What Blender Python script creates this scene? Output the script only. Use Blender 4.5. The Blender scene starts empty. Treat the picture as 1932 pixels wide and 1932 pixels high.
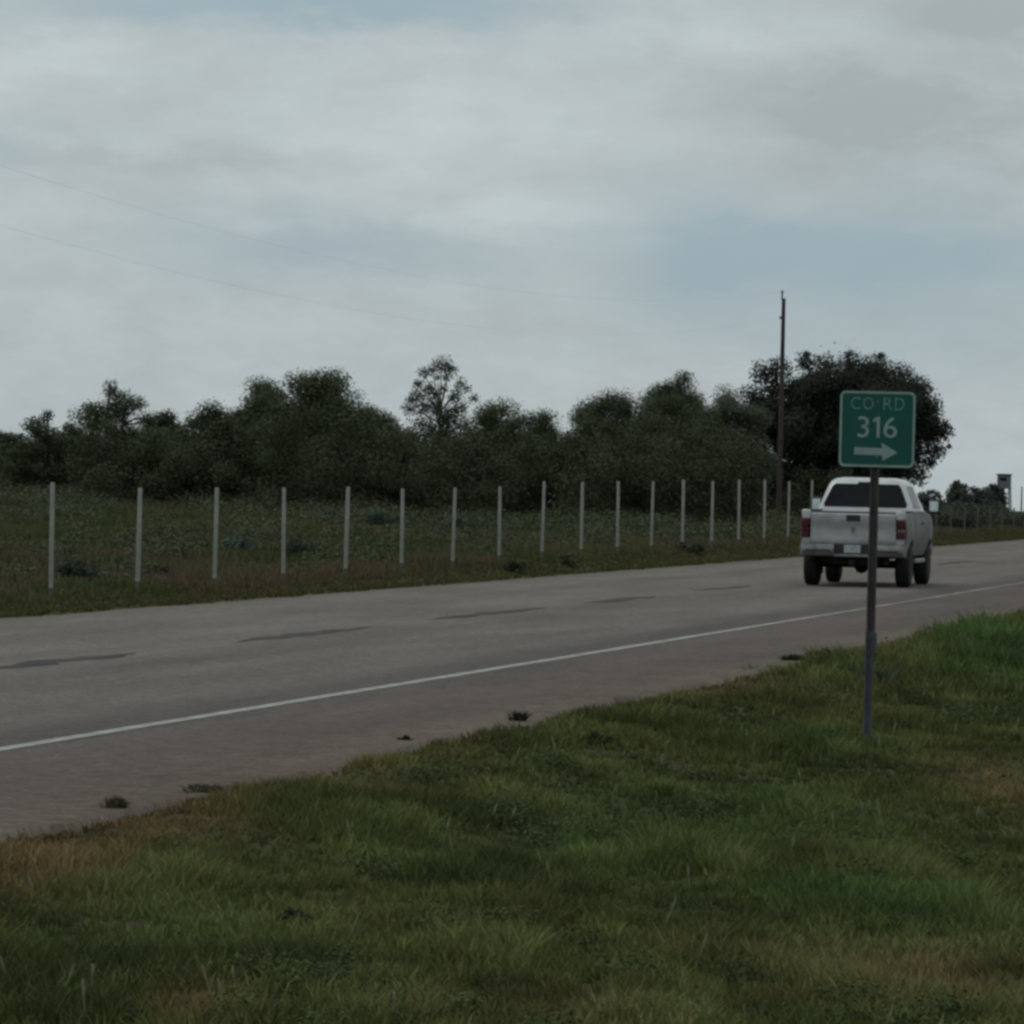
import bpy, math, random
import numpy as np
from mathutils import Vector, Matrix

random.seed(7)
rng = np.random.default_rng(11)
S = bpy.context.scene
COL = S.collection
R = math.radians

# ------------------------------------------------------------------ camera
CAM_H = 1.9
F = 10000.0                       # focal length in units of 1/1932 of the picture width
ROLL, PITCH = R(1.3), math.atan(65.4 / F)
fw = Vector((0, math.cos(PITCH), -math.sin(PITCH)))
vu = Vector((0, math.sin(PITCH), math.cos(PITCH)))
hx = Vector((1, 0, 0))
RT = hx * math.cos(ROLL) + vu * math.sin(ROLL)
UP = vu * math.cos(ROLL) - hx * math.sin(ROLL)
cam = bpy.data.cameras.new('camera')
cam.sensor_width = 36
cam.lens = 36 * F / 1932
cam.clip_start = 0.5
cam.clip_end = 30000
co = bpy.data.objects.new('camera', cam)
COL.objects.link(co)
co.matrix_world = Matrix(((RT.x, UP.x, -fw.x, 0), (RT.y, UP.y, -fw.y, 0), (RT.z, UP.z, -fw.z, CAM_H), (0, 0, 0, 1)))
S.camera = co

def ray(x, y):
    return fw * F + RT * (x - 966) + UP * (966 - y)

def at(x, y, Y):                  # a point of the picture (0..1932) at depth Y
    d = ray(x, y)
    t = Y / d.y
    return Vector((d.x * t, Y, CAM_H + d.z * t))

# ------------------------------------------------------------------ world
W = bpy.data.worlds.new('World')
S.world = W
W.use_nodes = True
SUN_EL, SUN_AZ = R(66), R(285)    # azimuth clockwise from +Y

def azel(x, y):
    d = ray(x, y).normalized()
    return math.degrees(math.atan2(d.x, d.y)), math.degrees(math.asin(d.z))

def build_sky():
    nt = W.node_tree
    nt.nodes.clear()
    N, L = nt.nodes.new, nt.links.new
    def val(s, v):
        if isinstance(v, (int, float)): s.default_value = v
        else: L(v, s)
    def m(op, a, b=0.0, c=None, clamp=False):
        n = N('ShaderNodeMath'); n.operation = op; n.use_clamp = clamp
        val(n.inputs[0], a); val(n.inputs[1], b)
        if c is not None: val(n.inputs[2], c)
        return n.outputs[0]
    def noise(vec, scale, detail=4, rough=.5):
        n = N('ShaderNodeTexNoise'); n.inputs['Scale'].default_value = scale
        n.inputs['Detail'].default_value = detail; n.inputs['Roughness'].default_value = rough
        L(vec, n.inputs['Vector']); return n.outputs['Fac']
    def mix(f, a, b):
        n = N('ShaderNodeMix'); n.data_type = 'RGBA'
        val(n.inputs[0], f)
        for s, v in ((n.inputs[6], a), (n.inputs[7], b)):
            if isinstance(v, tuple): s.default_value = (*v, 1)
            else: L(v, s)
        return n.outputs[2]
    tc = N('ShaderNodeTexCoord')
    sp = N('ShaderNodeSeparateXYZ'); L(tc.outputs['Generated'], sp.inputs[0])
    x, y, z = sp.outputs
    az = m('MULTIPLY', m('ARCTAN2', x, y), 57.2958)
    el = m('MULTIPLY', m('ARCSINE', z), 57.2958)
    cb = N('ShaderNodeCombineXYZ')    # flattened noise space: clouds near the horizon lie in long bands
    L(m('MULTIPLY', x, 57.3), cb.inputs[0]); L(m('MULTIPLY', y, 57.3), cb.inputs[1]); L(m('MULTIPLY', el, 2.6), cb.inputs[2])
    vec = cb.outputs[0]
    w1 = m('MULTIPLY', m('SUBTRACT', noise(vec, .55, 5, .55), .5), 1.8)
    w2 = m('MULTIPLY', m('SUBTRACT', noise(vec, .9, 5, .6), .5), .9)
    azw, elw = m('ADD', az, w1), m('ADD', el, w2)
    def blob(px, py, sx, sy):
        a, e = azel(px, py); k = 5.73e-3
        u = m('DIVIDE', m('SUBTRACT', azw, a), sx * k); v = m('DIVIDE', m('SUBTRACT', elw, e), sy * k)
        return m('EXPONENT', m('MULTIPLY', m('ADD', m('MULTIPLY', u, u), m('MULTIPLY', v, v)), -1))
    def total(lst):
        t = 0.0
        for px, py, sx, sy, k in lst: t = m('ADD', t, m('MULTIPLY', blob(px, py, sx, sy), k))
        return t
    blue = total([(1700, 480, 480, 95, .95), (1330, 500, 160, 120, .5), (620, 470, 330, 62, .7), (720, 0, 300, 60, 1.0), (260, 5, 260, 40, .6),
                  (1750, 640, 420, 90, .45), (20, 290, 60, 40, .4)])
    grey = total([(1680, 205, 330, 85, 1.3), (1850, 30, 230, 55, 1.1), (300, 300, 200, 34, .8), (1640, 350, 330, 50, .45), (930, 580, 120, 50, .35), (250, 165, 300, 30, .35)])
    light = total([(1010, 415, 230, 45, .9), (80, 130, 220, 55, .7), (1400, 70, 260, 45, .6), (860, 540, 110, 40, .5), (300, 290, 90, 30, .5), (800, 230, 500, 120, .5)])
    n1 = noise(vec, .33, 6, .55); n2 = noise(vec, 1.1, 6, .6)
    nb = m('ADD', m('MULTIPLY', m('SUBTRACT', n1, .5), 1.3), m('MULTIPLY', m('SUBTRACT', n2, .5), .7))
    bl = m('ADD', m('ADD', blue, m('MULTIPLY', nb, .35)), .12, clamp=True)
    tone = m('ADD', m('SUBTRACT', light, grey), m('MULTIPLY', m('SUBTRACT', n2, .5), 1.9))
    tone = m('ADD', m('MULTIPLY', tone, .55), .5, clamp=True)
    sky = N('ShaderNodeTexSky'); sky.sky_type = 'NISHITA'; sky.sun_disc = False
    sky.sun_elevation = SUN_EL; sky.sun_rotation = SUN_AZ
    sky.air_density = 1.0; sky.dust_density = .6; sky.ozone_density = 1.5
    veil = N('ShaderNodeMix'); veil.data_type = 'RGBA'; veil.blend_type = 'MULTIPLY'; veil.inputs[0].default_value = 1
    L(sky.outputs[0], veil.inputs[6]); veil.inputs[7].default_value = (.26, .26, .26, 1)
    gap = mix(.72, veil.outputs[2], (3.5, 4.7, 5.35))
    cloud = mix(tone, (3.45, 3.82, 3.92), (5.1, 5.65, 5.66))
    colr = mix(m('MULTIPLY', bl, .9), cloud, gap)
    up = m('ADD', m('MULTIPLY', m('MAXIMUM', z, 0.0), .7), 1.0)      # an overcast sky is brighter towards the zenith
    sc_ = N('ShaderNodeVectorMath'); sc_.operation = 'SCALE'; L(colr, sc_.inputs[0]); L(up, sc_.inputs['Scale']); colr = sc_.outputs[0]
    bg = N('ShaderNodeBackground'); bg.inputs['Strength'].default_value = .1
    L(colr, bg.inputs['Color'])
    out = N('ShaderNodeOutputWorld'); L(bg.outputs[0], out.inputs['Surface'])
build_sky()

sun = bpy.data.lights.new('sun', 'SUN')
sun.energy = .8; sun.angle = R(18); sun.color = (1, .96, .9)
so = bpy.data.objects.new('sun', sun); COL.objects.link(so)
sd = Vector((math.sin(SUN_AZ) * math.cos(SUN_EL), math.cos(SUN_AZ) * math.cos(SUN_EL), math.sin(SUN_EL)))
so.rotation_euler = sd.to_track_quat('Z', 'Y').to_euler()
so.location = (0, 0, 60)

S.view_settings.view_transform = 'Standard'
S.view_settings.look = 'None'
S.view_settings.exposure = 0.08
S.view_settings.gamma = 1
S.view_settings.use_curve_mapping = False
S.render.engine = 'CYCLES'
S.cycles.filter_width = 3.0       # the photograph is a soft phone picture
S.cycles.max_bounces = 6
S.cycles.transparent_max_bounces = 8

# ------------------------------------------------------------------ materials
def mat(name, base, rough=.8, metal=0.0, var=None, scale=3.0, spec=.3, attr=None, bump=0.0, bscale=40, trans=0.0, coat=0.0, detail=5, coords='Object', emit=None):
    m = bpy.data.materials.new(name); m.use_nodes = True
    nt = m.node_tree; N, L = nt.nodes.new, nt.links.new
    b = nt.nodes['Principled BSDF']
    b.inputs['Roughness'].default_value = rough; b.inputs['Metallic'].default_value = metal
    b.inputs['Specular IOR Level'].default_value = spec
    b.inputs['Coat Weight'].default_value = coat
    b.inputs['Base Color'].default_value = (*base, 1)
    tc = N('ShaderNodeTexCoord')
    cur = None
    if var is not None:
        n = N('ShaderNodeTexNoise'); n.inputs['Scale'].default_value = scale; n.inputs['Detail'].default_value = detail
        n.inputs['Roughness'].default_value = .6
        L(tc.outputs[coords], n.inputs['Vector'])
        r = N('ShaderNodeMapRange'); r.inputs[1].default_value = .35; r.inputs[2].default_value = .65
        L(n.outputs['Fac'], r.inputs[0])
        mx = N('ShaderNodeMix'); mx.data_type = 'RGBA'; L(r.outputs[0], mx.inputs[0])
        mx.inputs[6].default_value = (*base, 1); mx.inputs[7].default_value = (*var, 1)
        cur = mx.outputs[2]
    if attr:
        a = N('ShaderNodeAttribute'); a.attribute_name = attr
        if cur is None: cur = a.outputs['Color']
        else:
            mm = N('ShaderNodeMix'); mm.data_type = 'RGBA'; mm.blend_type = 'MULTIPLY'; mm.inputs[0].default_value = 1
            L(cur, mm.inputs[6]); L(a.outputs['Color'], mm.inputs[7]); cur = mm.outputs[2]
    if cur is not None: L(cur, b.inputs['Base Color'])
    if bump:
        n = N('ShaderNodeTexNoise'); n.inputs['Scale'].default_value = bscale; n.inputs['Detail'].default_value = 4
        L(tc.outputs[coords], n.inputs['Vector'])
        bp = N('ShaderNodeBump'); bp.inputs['Strength'].default_value = bump; bp.inputs['Distance'].default_value = .02
        L(n.outputs['Fac'], bp.inputs['Height']); L(bp.outputs[0], b.inputs['Normal'])
    if trans:
        t = N('ShaderNodeBsdfTranslucent'); ms = N('ShaderNodeMixShader'); ms.inputs[0].default_value = trans
        if cur is not None: L(cur, t.inputs['Color'])
        else: t.inputs['Color'].default_value = (*base, 1)
        L(b.outputs[0], ms.inputs[1]); L(t.outputs[0], ms.inputs[2])
        L(ms.outputs[0], nt.nodes['Material Output'].inputs['Surface'])
    return m

M = {}
M['paint'] = mat('truck_paint', (.42, .43, .44), .35, 0, (.34, .34, .335), 2.5, .5, coat=.4)
M['dirty_paint'] = mat('dusty_truck_paint', (.33, .335, .345), .5, 0, (.235, .232, .228), 3.0, .2)
M['side_paint'] = mat('shaded_dirty_side_paint', (.17, .17, .172), .6, 0, (.10, .093, .085), 2.2, .15)  # white body paint darkened to put in the side's shade, with brown dirt mottling
M['chrome'] = mat('worn_chrome', (.22, .22, .22), .42, .5, (.12, .12, .12), 6)
M['black'] = mat('black_plastic', (.02, .02, .021), .6, 0, (.03, .03, .03), 8)
M['under'] = mat('underbody', (.010, .0095, .009), .95, 0, (.016, .015, .013), 5)
M['rubber'] = mat('tyre_rubber', (.012, .012, .0115), .9, 0, (.018, .017, .015), 7, bump=.3, bscale=60)
M['rim'] = mat('wheel_rim', (.4, .4, .4), .4, .7, (.3, .3, .3), 8)
M['glass'] = mat('dark_glass', (.010, .011, .013), .2, 0, (.014, .015, .017), 2, .05)
M['mirror'] = mat('mirror_glass', (.5, .57, .58), .08, 1.0, (.7, .76, .78), 3)
M['red'] = mat('tail_light_red', (.075, .012, .013), .5, 0, (.05, .01, .011), 12, .2)
M['clear'] = mat('reverse_light', (.16, .10, .10), .3, 0, (.12, .08, .08), 12)
M['amber'] = mat('headlight_lens', (.6, .6, .58), .15, .2, (.5, .5, .5), 9)
M['plate'] = mat('license_plate', (.36, .39, .41), .5, 0, (.25, .28, .30), 12)
M['sign_green'] = mat('sign_green', (.012, .084, .067), .55, 0, (.013, .070, .060), 5, .15)
M['sign_white'] = mat('sign_white', (.24, .32, .29), .6, 0, (.19, .26, .235), 9, .15)
M['sign_faded'] = mat('sign_white_faded', (.125, .225, .19), .6, 0, (.085, .17, .145), 14, .15)
M['alu'] = mat('sign_back_metal', (.35, .36, .36), .5, .6, (.28, .28, .28), 9)
M['post_steel'] = mat('rusty_post_steel', (.075, .070, .073), .75, .2, (.05, .042, .038), 7, bump=.2)
M['stub_steel'] = mat('blue_grey_stub_steel', (.09, .10, .115), .7, .2, (.06, .065, .07), 6, bump=.2)
M['fence'] = mat('fence_post_paint', (.245, .255, .225), .75, 0, (.18, .19, .17), 6, .3)
M['fence_foot'] = mat('fence_post_soiled_foot', (.10, .095, .07), .9, 0, (.07, .07, .05), 9, .2)
M['fence_old'] = mat('weathered_fence_post', (.10, .11, .095), .85, 0, (.065, .07, .06), 6, .2)
M['wood'] = mat('pole_wood', (.062, .046, .042), .85, 0, (.04, .03, .028), 4, bump=.3)
M['porcelain'] = mat('insulator', (.25, .25, .26), .3, 0, (.2, .2, .2), 9)
M['wire'] = mat('wire', (.2, .2, .2), .6, .3, (.1, .1, .1), 3)
M['leaf'] = mat('leaf', (.9, .9, .9), .8, 0, None, attr='Col', spec=.12, trans=.22)
M['blade'] = mat('grass_blade', (.9, .9, .9), .8, 0, None, attr='Col', spec=.12, trans=.2)
M['bark'] = mat('bark', (.05, .045, .038), .95, 0, (.08, .07, .06), 5, bump=.5, bscale=20)
M['blind_wall'] = mat('blind_boards', (.14, .155, .165), .9, 0, (.11, .12, .13), 3)
M['blind_leg'] = mat('blind_legs', (.09, .095, .10), .9, 0, (.07, .07, .07), 3)
M['line'] = mat('edge_line_paint', (.30, .30, .28), .8, 0, (.17, .165, .15), 3.5, bump=.2)
M['tar'] = mat('dark_centre_mark', (.014, .013, .012), .95, 0, (.045, .041, .036), 1.2)
M['dirt'] = mat('dry_dirt', (.20, .16, .11), .95, 0, (.15, .12, .08), 4, bump=.5)

# ------------------------------------------------------------------ helpers
def tag(o, label=None, cat=None, group=None, kind=None):
    if label: o['label'] = label
    if cat: o['category'] = cat
    if group: o['group'] = group
    if kind: o['kind'] = kind
    return o

def empty(name, loc, rz=0.0):
    o = bpy.data.objects.new(name, None); COL.objects.link(o)
    o.location = loc; o.rotation_euler = (0, 0, rz); o.empty_display_size = .3
    return o

class MB:
    def __init__(s): s.v = []; s.f = []
    def add(s, vs, fs):
        k = len(s.v); s.v += [tuple(a) for a in vs]; s.f += [tuple(i + k for i in f) for f in fs]; return s
    def box(s, x0, x1, y0, y1, z0, z1, ch=0.0):
        if not ch:
            return s.add([(x0, y0, z0), (x1, y0, z0), (x1, y1, z0), (x0, y1, z0), (x0, y0, z1), (x1, y0, z1), (x1, y1, z1), (x0, y1, z1)],
                         [(0, 3, 2, 1), (4, 5, 6, 7), (0, 1, 5, 4), (1, 2, 6, 5), (2, 3, 7, 6), (3, 0, 4, 7)])
        o = [(x0 + ch, y0), (x1 - ch, y0), (x1, y0 + ch), (x1, y1 - ch), (x1 - ch, y1), (x0 + ch, y1), (x0, y1 - ch), (x0, y0 + ch)]
        i_ = [(min(max(a, x0 + ch), x1 - ch), min(max(b, y0 + ch), y1 - ch)) for a, b in o]
        return s.loft([[(a, b, z0) for a, b in i_], [(a, b, z0 + ch) for a, b in o], [(a, b, z1 - ch) for a, b in o], [(a, b, z1) for a, b in i_]])
    def loft(s, rings, cap=True, closed=True):
        n = len(rings[0]); vs = [p for r in rings for p in r]; fs = []
        for j in range(len(rings) - 1):
            for i in range(n if closed else n - 1):
                a, b = j * n + i, j * n + (i + 1) % n
                fs.append((a, b, b + n, a + n))
        if cap:
            fs.append(tuple(range(n - 1, -1, -1))); fs.append(tuple((len(rings) - 1) * n + i for i in range(n)))
        return s.add(vs, fs)
    def tube(s, pts, rad, k=6, cap=True):
        pts = [Vector(p) for p in pts]; rings = []
        if isinstance(rad, (int, float)): rad = [rad] * len(pts)
        for i, p in enumerate(pts):
            d = (pts[min(i + 1, len(pts) - 1)] - pts[max(i - 1, 0)]).normalized()
            a = d.cross(Vector((0, 0, 1)) if abs(d.z) < .9 else Vector((1, 0, 0))).normalized(); b = d.cross(a)
            rings.append([tuple(p + (a * math.cos(t) + b * math.sin(t)) * rad[i]) for t in (2 * math.pi * q / k for q in range(k))])
        return s.loft(rings, cap)
    def lathe_x(s, prof, cx, cy, cz, k=28):     # profile of (x, r) round the x axis
        rings = [[(cx + px, cy + r * math.cos(t), cz + r * math.sin(t)) for t in (2 * math.pi * q / k for q in range(k))] for px, r in prof]
        return s.loft(rings)
    def build(s, name, m, parent=None, smooth=False, kind=None):
        me = bpy.data.meshes.new(name); me.from_pydata(s.v, [], s.f); me.update()
        me.materials.append(m)
        if smooth:
            me.polygons.foreach_set('use_smooth', [True] * len(me.polygons))
            try: me.set_sharp_from_angle(angle=R(38))
            except Exception: pass
        o = bpy.data.objects.new(name, me); COL.objects.link(o); o.parent = parent
        if kind: o['kind'] = kind
        return o

def npmesh(name, V, Fq, m, colr=None, parent=None, smooth=False):
    """V (n,3), Fq (k,3 or 4), colr (n,3) per vertex"""
    me = bpy.data.meshes.new(name); n = Fq.shape[1]
    me.vertices.add(len(V)); me.vertices.foreach_set('co', V.astype(np.float32).ravel())
    me.loops.add(Fq.size); me.loops.foreach_set('vertex_index', Fq.astype(np.int32).ravel())
    me.polygons.add(len(Fq)); me.polygons.foreach_set('loop_start', np.arange(0, Fq.size, n, dtype=np.int32))
    me.polygons.foreach_set('loop_total', np.full(len(Fq), n, dtype=np.int32))
    if smooth: me.polygons.foreach_set('use_smooth', np.ones(len(Fq), dtype=bool))
    me.update(calc_edges=True)
    if colr is not None:
        a = me.color_attributes.new('Col', 'FLOAT_COLOR', 'POINT')
        a.data.foreach_set('color', np.concatenate([colr, np.ones((len(V), 1))], 1).astype(np.float32).ravel())
    me.materials.append(m)
    o = bpy.data.objects.new(name, me); COL.objects.link(o); o.parent = parent
    return o

class VNoise:                     # smooth value noise on a repeating random lattice
    def __init__(s, seed): s.g = np.random.default_rng(seed).random((128, 128))
    def one(s, x, y):
        xi, yi = np.floor(x).astype(int), np.floor(y).astype(int); fx, fy = x - xi, y - yi
        fx = fx * fx * (3 - 2 * fx); fy = fy * fy * (3 - 2 * fy); g = s.g
        a, b = g[xi % 128, yi % 128], g[(xi + 1) % 128, yi % 128]; c, d = g[xi % 128, (yi + 1) % 128], g[(xi + 1) % 128, (yi + 1) % 128]
        return (a * (1 - fx) + b * fx) * (1 - fy) + (c * (1 - fx) + d * fx) * fy
    def __call__(s, x, y, oct=3):
        t, a, w = 0, 1.0, 0
        for k in range(oct):
            t = t + a * s.one(x * 2 ** k + 17 * k, y * 2 ** k + 31 * k); w += a; a *= .55
        return t / w
N1, N2, N3 = VNoise(1), VNoise(2), VNoise(3)

# ------------------------------------------------------------------ road frame: s runs along the road, p to its left
TH = math.atan(1915 / F)
ST, CT = math.sin(TH), math.cos(TH)
def sp2xy(s, p): return s * ST - p * CT, s * CT + p * ST
def xy2sp(x, y): return x * ST + y * CT, -x * CT + y * ST
P_GRASS, P_LINE, P_MID, P_FAR = 7.6, 10.0, 14.1, 18.55

def sm(a, b, x): t = np.clip((np.asarray(x, float) - a) / (b - a), 0, 1); return t * t * (3 - 2 * t)
def base_z(s):
    s = np.asarray(s, float)
    return -np.where(s > 215, (s - 215) ** 2 / (s - 215 + 120) * .0042, 0)
def ground_z(s, p):
    s, p = np.asarray(s, float), np.asarray(p, float)
    near = -.20 * sm(7.6, 5.0, p) - .12 * sm(4, 0, p) - 1.2 * sm(-10, -60, p)
    far = sm(19.2, 22, p) * .04 + np.clip(p - 19, 0, 40) * .024 * (1 - .75 * sm(190, 300, s)) + .20 * sm(70, 130, s) * sm(18.7, 20, p) * (1 - sm(240, 400, s))
    z = base_z(s) + np.where(p < 12, near, far)
    bump = (N1(s * .35, p * .35) - .5) * .10 + (N2(s * 1.3, p * 1.3) - .5) * .05
    off = np.where(p < 12, sm(7.4, 6.4, p), sm(18.8, 20.0, p))
    road = (p > 7.45) & (p < 18.75)
    return np.where(road, base_z(s) - .05, z + bump * off)
def gz(x, y):
    s, p = xy2sp(x, y)
    if 7.6 < p < 18.6: return float(base_z(s))
    return float(ground_z(s, p))

def ground_hit(px, py, z0=None, it=12):     # where the ground shows at a point of the picture
    d = ray(px, py); lo, hi = 8.0, 4000.0
    Y = 40.0
    for _ in range(60):
        mid = .5 * (lo + hi); t = mid / d.y
        if CAM_H + d.z * t < gz(d.x * t, mid): hi = mid
        else: lo = mid
    t = lo / d.y
    return Vector((d.x * t, lo, gz(d.x * t, lo)))

# ---- ground sheet
def grid_lines():
    s = np.concatenate([np.arange(-60, 10, 5), np.arange(10, 100, .5), np.arange(100, 260, 1.0), np.arange(260, 420, 8), np.geomspace(430, 6000, 26)])
    p = np.concatenate([-np.geomspace(2500, 20, 14), np.arange(-16, -4, 2), np.arange(-4, 7.2, .3), [7.3, 7.5, 7.55, 12, 18.6, 18.7, 18.8], np.arange(19, 24, .3),
                        np.arange(24, 70, 1.0), np.arange(72, 140, 5), np.geomspace(150, 4500, 16)])
    return s, p
def ground_material():
    m = bpy.data.materials.new('ground_soil_and_grass'); m.use_nodes = True
    nt = m.node_tree; N, L = nt.nodes.new, nt.links.new; b = nt.nodes['Principled BSDF']
    b.inputs['Roughness'].default_value = .95; b.inputs['Specular IOR Level'].default_value = .1
    tc = N('ShaderNodeTexCoord')
    def noise(sc, d=5):
        n = N('ShaderNodeTexNoise'); n.inputs['Scale'].default_value = sc; n.inputs['Detail'].default_value = d; L(tc.outputs['Object'], n.inputs['Vector'])
        r = N('ShaderNodeMapRange'); r.inputs[1].default_value = .38; r.inputs[2].default_value = .62; L(n.outputs['Fac'], r.inputs[0]); return r.outputs[0]
    def mix(f, a, c):
        n = N('ShaderNodeMix'); n.data_type = 'RGBA'; L(f, n.inputs[0])
        for s, v in ((n.inputs[6], a), (n.inputs[7], c)):
            if isinstance(v, tuple): s.default_value = (*v, 1)
            else: L(v, s)
        return n.outputs[2]
    green = mix(noise(.8), (.030, .042, .014), (.040, .048, .016))
    brown = mix(noise(3.0), (.052, .036, .018), (.036, .031, .015))
    base = mix(noise(.16, 7), green, brown)
    fine = mix(noise(9), base, (.02, .022, .010))
    n = N('ShaderNodeMix'); n.data_type = 'RGBA'; n.inputs[0].default_value = .35; L(base, n.inputs[6]); L(fine, n.inputs[7])
    L(n.outputs[2], b.inputs['Base Color'])
    bp = N('ShaderNodeBump'); bp.inputs['Strength'].default_value = .6; bp.inputs['Distance'].default_value = .05
    nn = N('ShaderNodeTexNoise'); nn.inputs['Scale'].default_value = 14; L(tc.outputs['Object'], nn.inputs['Vector'])
    L(nn.outputs['Fac'], bp.inputs['Height']); L(bp.outputs[0], b.inputs['Normal'])
    return m
gs, gp = grid_lines()
SS, PP = np.meshgrid(gs, gp, indexing='ij')
XX, YY = sp2xy(SS, PP); ZZ = ground_z(SS, PP)
a, b_ = len(gs), len(gp)
idx = np.arange(a * b_).reshape(a, b_)
Fq = np.stack([idx[:-1, :-1].ravel(), idx[:-1, 1:].ravel(), idx[1:, 1:].ravel(), idx[1:, :-1].ravel()], 1)
M['ground'] = ground_material()
g = npmesh('ground', np.stack([XX.ravel(), YY.ravel(), ZZ.ravel()], 1), Fq, M['ground'], smooth=True)
tag(g, 'gently rolling grassy ground on both sides of the road', None, None, 'structure')

# ---- road
def road_material():
    m = bpy.data.materials.new('asphalt'); m.use_nodes = True
    nt = m.node_tree; N, L = nt.nodes.new, nt.links.new; b = nt.nodes['Principled BSDF']
    b.inputs['Roughness'].default_value = .9; b.inputs['Specular IOR Level'].default_value = .2
    uv = N('ShaderNodeUVMap'); uv.uv_map = 'UV'
    sp = N('ShaderNodeSeparateXYZ'); L(uv.outputs[0], sp.inputs[0])
    mp = N('ShaderNodeMapping'); mp.inputs['Scale'].default_value = (.16, 1, 1); L(uv.outputs[0], mp.inputs[0])
    def noise(vec, sc, d=5, lo=.35, hi=.65):
        n = N('ShaderNodeTexNoise'); n.inputs['Scale'].default_value = sc; n.inputs['Detail'].default_value = d; L(vec, n.inputs['Vector'])
        r = N('ShaderNodeMapRange'); r.inputs[1].default_value = lo; r.inputs[2].default_value = hi; L(n.outputs['Fac'], r.inputs[0]); return r.outputs[0], n.outputs['Fac']
    wob = N('ShaderNodeMath'); wob.operation = 'MULTIPLY_ADD'; wob.inputs[1].default_value = .5; L(noise(mp.outputs[0], 1.5)[1], wob.inputs[0])
    sub = N('ShaderNodeMath'); sub.operation = 'SUBTRACT'; sub.inputs[1].default_value = .25
    L(sp.outputs[1], wob.inputs[2]); L(wob.outputs[0], sub.inputs[0])
    mr = N('ShaderNodeMapRange'); mr.inputs[1].default_value = 7; mr.inputs[2].default_value = 19; L(sub.outputs[0], mr.inputs[0])
    cr = N('ShaderNodeValToRGB'); L(mr.outputs[0], cr.inputs[0])
    def P(p): return (p - 7) / 12
    stops = [(7.0, (0.0894, 0.0677, 0.0497)), (7.9, (0.1011, 0.0807, 0.0621)), (8.4, (0.0778, 0.0609, 0.0508)), (9.7, (0.0770, 0.0609, 0.0521)), (10.05, (0.0647, 0.0544, 0.0476)), (10.5, (0.0613, 0.0525, 0.0468)), (11.1, (0.0980, 0.0837, 0.0739)),
             (12.3, (0.1027, 0.0878, 0.0759)), (13.2, (0.0860, 0.0737, 0.0645)), (14.1, (0.1072, 0.0907, 0.0771)), (15.3, (0.1140, 0.0972, 0.0829)), (16.6, (0.0997, 0.0843, 0.0717)), (17.7, (0.1140, 0.0968, 0.0826)), (18.6, (0.0867, 0.0695, 0.0545))]
    e = cr.color_ramp.elements
    e[0].position = 0; e[0].color = (*stops[0][1], 1); e[1].position = P(stops[-1][0]); e[1].color = (*stops[-1][1], 1)
    for p, c in stops[1:-1]:
        q = e.new(P(p)); q.color = (*c, 1)
    def mul(a_, f, lo, hi):
        r = N('ShaderNodeMapRange'); r.inputs[3].default_value = lo; r.inputs[4].default_value = hi; L(f, r.inputs[0])
        n = N('ShaderNodeVectorMath'); n.operation = 'SCALE'; L(a_, n.inputs[0]); L(r.outputs[0], n.inputs['Scale']); return n.outputs[0]
    c = mul(cr.outputs[0], noise(mp.outputs[0], .9)[0], .84, 1.14)
    c = mul(c, noise(uv.outputs[0], 6, 5)[0], .78, 1.22)
    c = mul(c, noise(uv.outputs[0], 22, 3)[0], .74, 1.28)
    L(c, b.inputs['Base Color'])
    bp = N('ShaderNodeBump'); bp.inputs['Strength'].default_value = .6; bp.inputs['Distance'].default_value = .015
    L(noise(uv.outputs[0], 30, 3)[1], bp.inputs['Height']); L(bp.outputs[0], b.inputs['Normal'])
    return m
M['asphalt'] = road_material()
def strip(name, s_list, p_lo, p_hi, dz, m, parent=None, jitter=0.0, skirt=False):
    n = len(s_list); s_ = np.asarray(s_list, float)
    lo = np.full(n, p_lo) if np.isscalar(p_lo) else p_lo; hi = np.full(n, p_hi) if np.isscalar(p_hi) else p_hi
    k = 6; V = []; UVs = []
    fr = np.linspace(0, 1, k)
    cols = [(lo + (hi - lo) * f, base_z(s_) + dz) for f in fr]
    if skirt: cols = [(lo - .06, base_z(s_) - .10)] + cols + [(hi + .06, base_z(s_) - .10)]
    k = len(cols)
    V = np.zeros((n, k, 3)); U = np.zeros((n, k, 2))
    for j, (pp, zz) in enumerate(cols):
        x, y = sp2xy(s_, pp); V[:, j, 0], V[:, j, 1], V[:, j, 2] = x, y, zz; U[:, j, 0], U[:, j, 1] = s_, pp
    idx = np.arange(n * k).reshape(n, k)
    Fq = np.stack([idx[:-1, :-1].ravel(), idx[1:, :-1].ravel(), idx[1:, 1:].ravel(), idx[:-1, 1:].ravel()], 1)[:, ::-1]
    o = npmesh(name, V.reshape(-1, 3), Fq, m, parent=parent)
    uv = o.data.uv_layers.new(name='UV')
    uv.data.foreach_set('uv', U.reshape(-1, 2)[Fq.ravel()].astype(np.float32).ravel())
    return o
sl = np.concatenate([np.arange(-60, 240, .35), np.arange(240, 900, 10), np.arange(900, 5000, 100)])
ed_lo = 7.62 + (N1(sl * .8, sl * 0 + 3) - .5) * .35 + (N2(sl * 2.5, sl * 0 + 9) - .5) * .22
ed_hi = P_FAR + (N1(sl * .8, sl * 0 + 50) - .5) * .25 + (N2(sl * 2.5, sl * 0 + 70) - .5) * .16
road = strip('road', sl, ed_lo, ed_hi, 0.0, M['asphalt'], skirt=True)
tag(road, 'two lane grey asphalt road with worn surface and narrow shoulder', None, None, 'structure')
wl = (N2(sl * 1.7, sl * 0 + 40) - .5) * .02
wear = 1 - .62 * sm(60, 88, sl) * np.where(N3(sl * .6, sl * 0 + 3, 2) > .35, 1, .5)      # paint worn thinner further along
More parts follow.
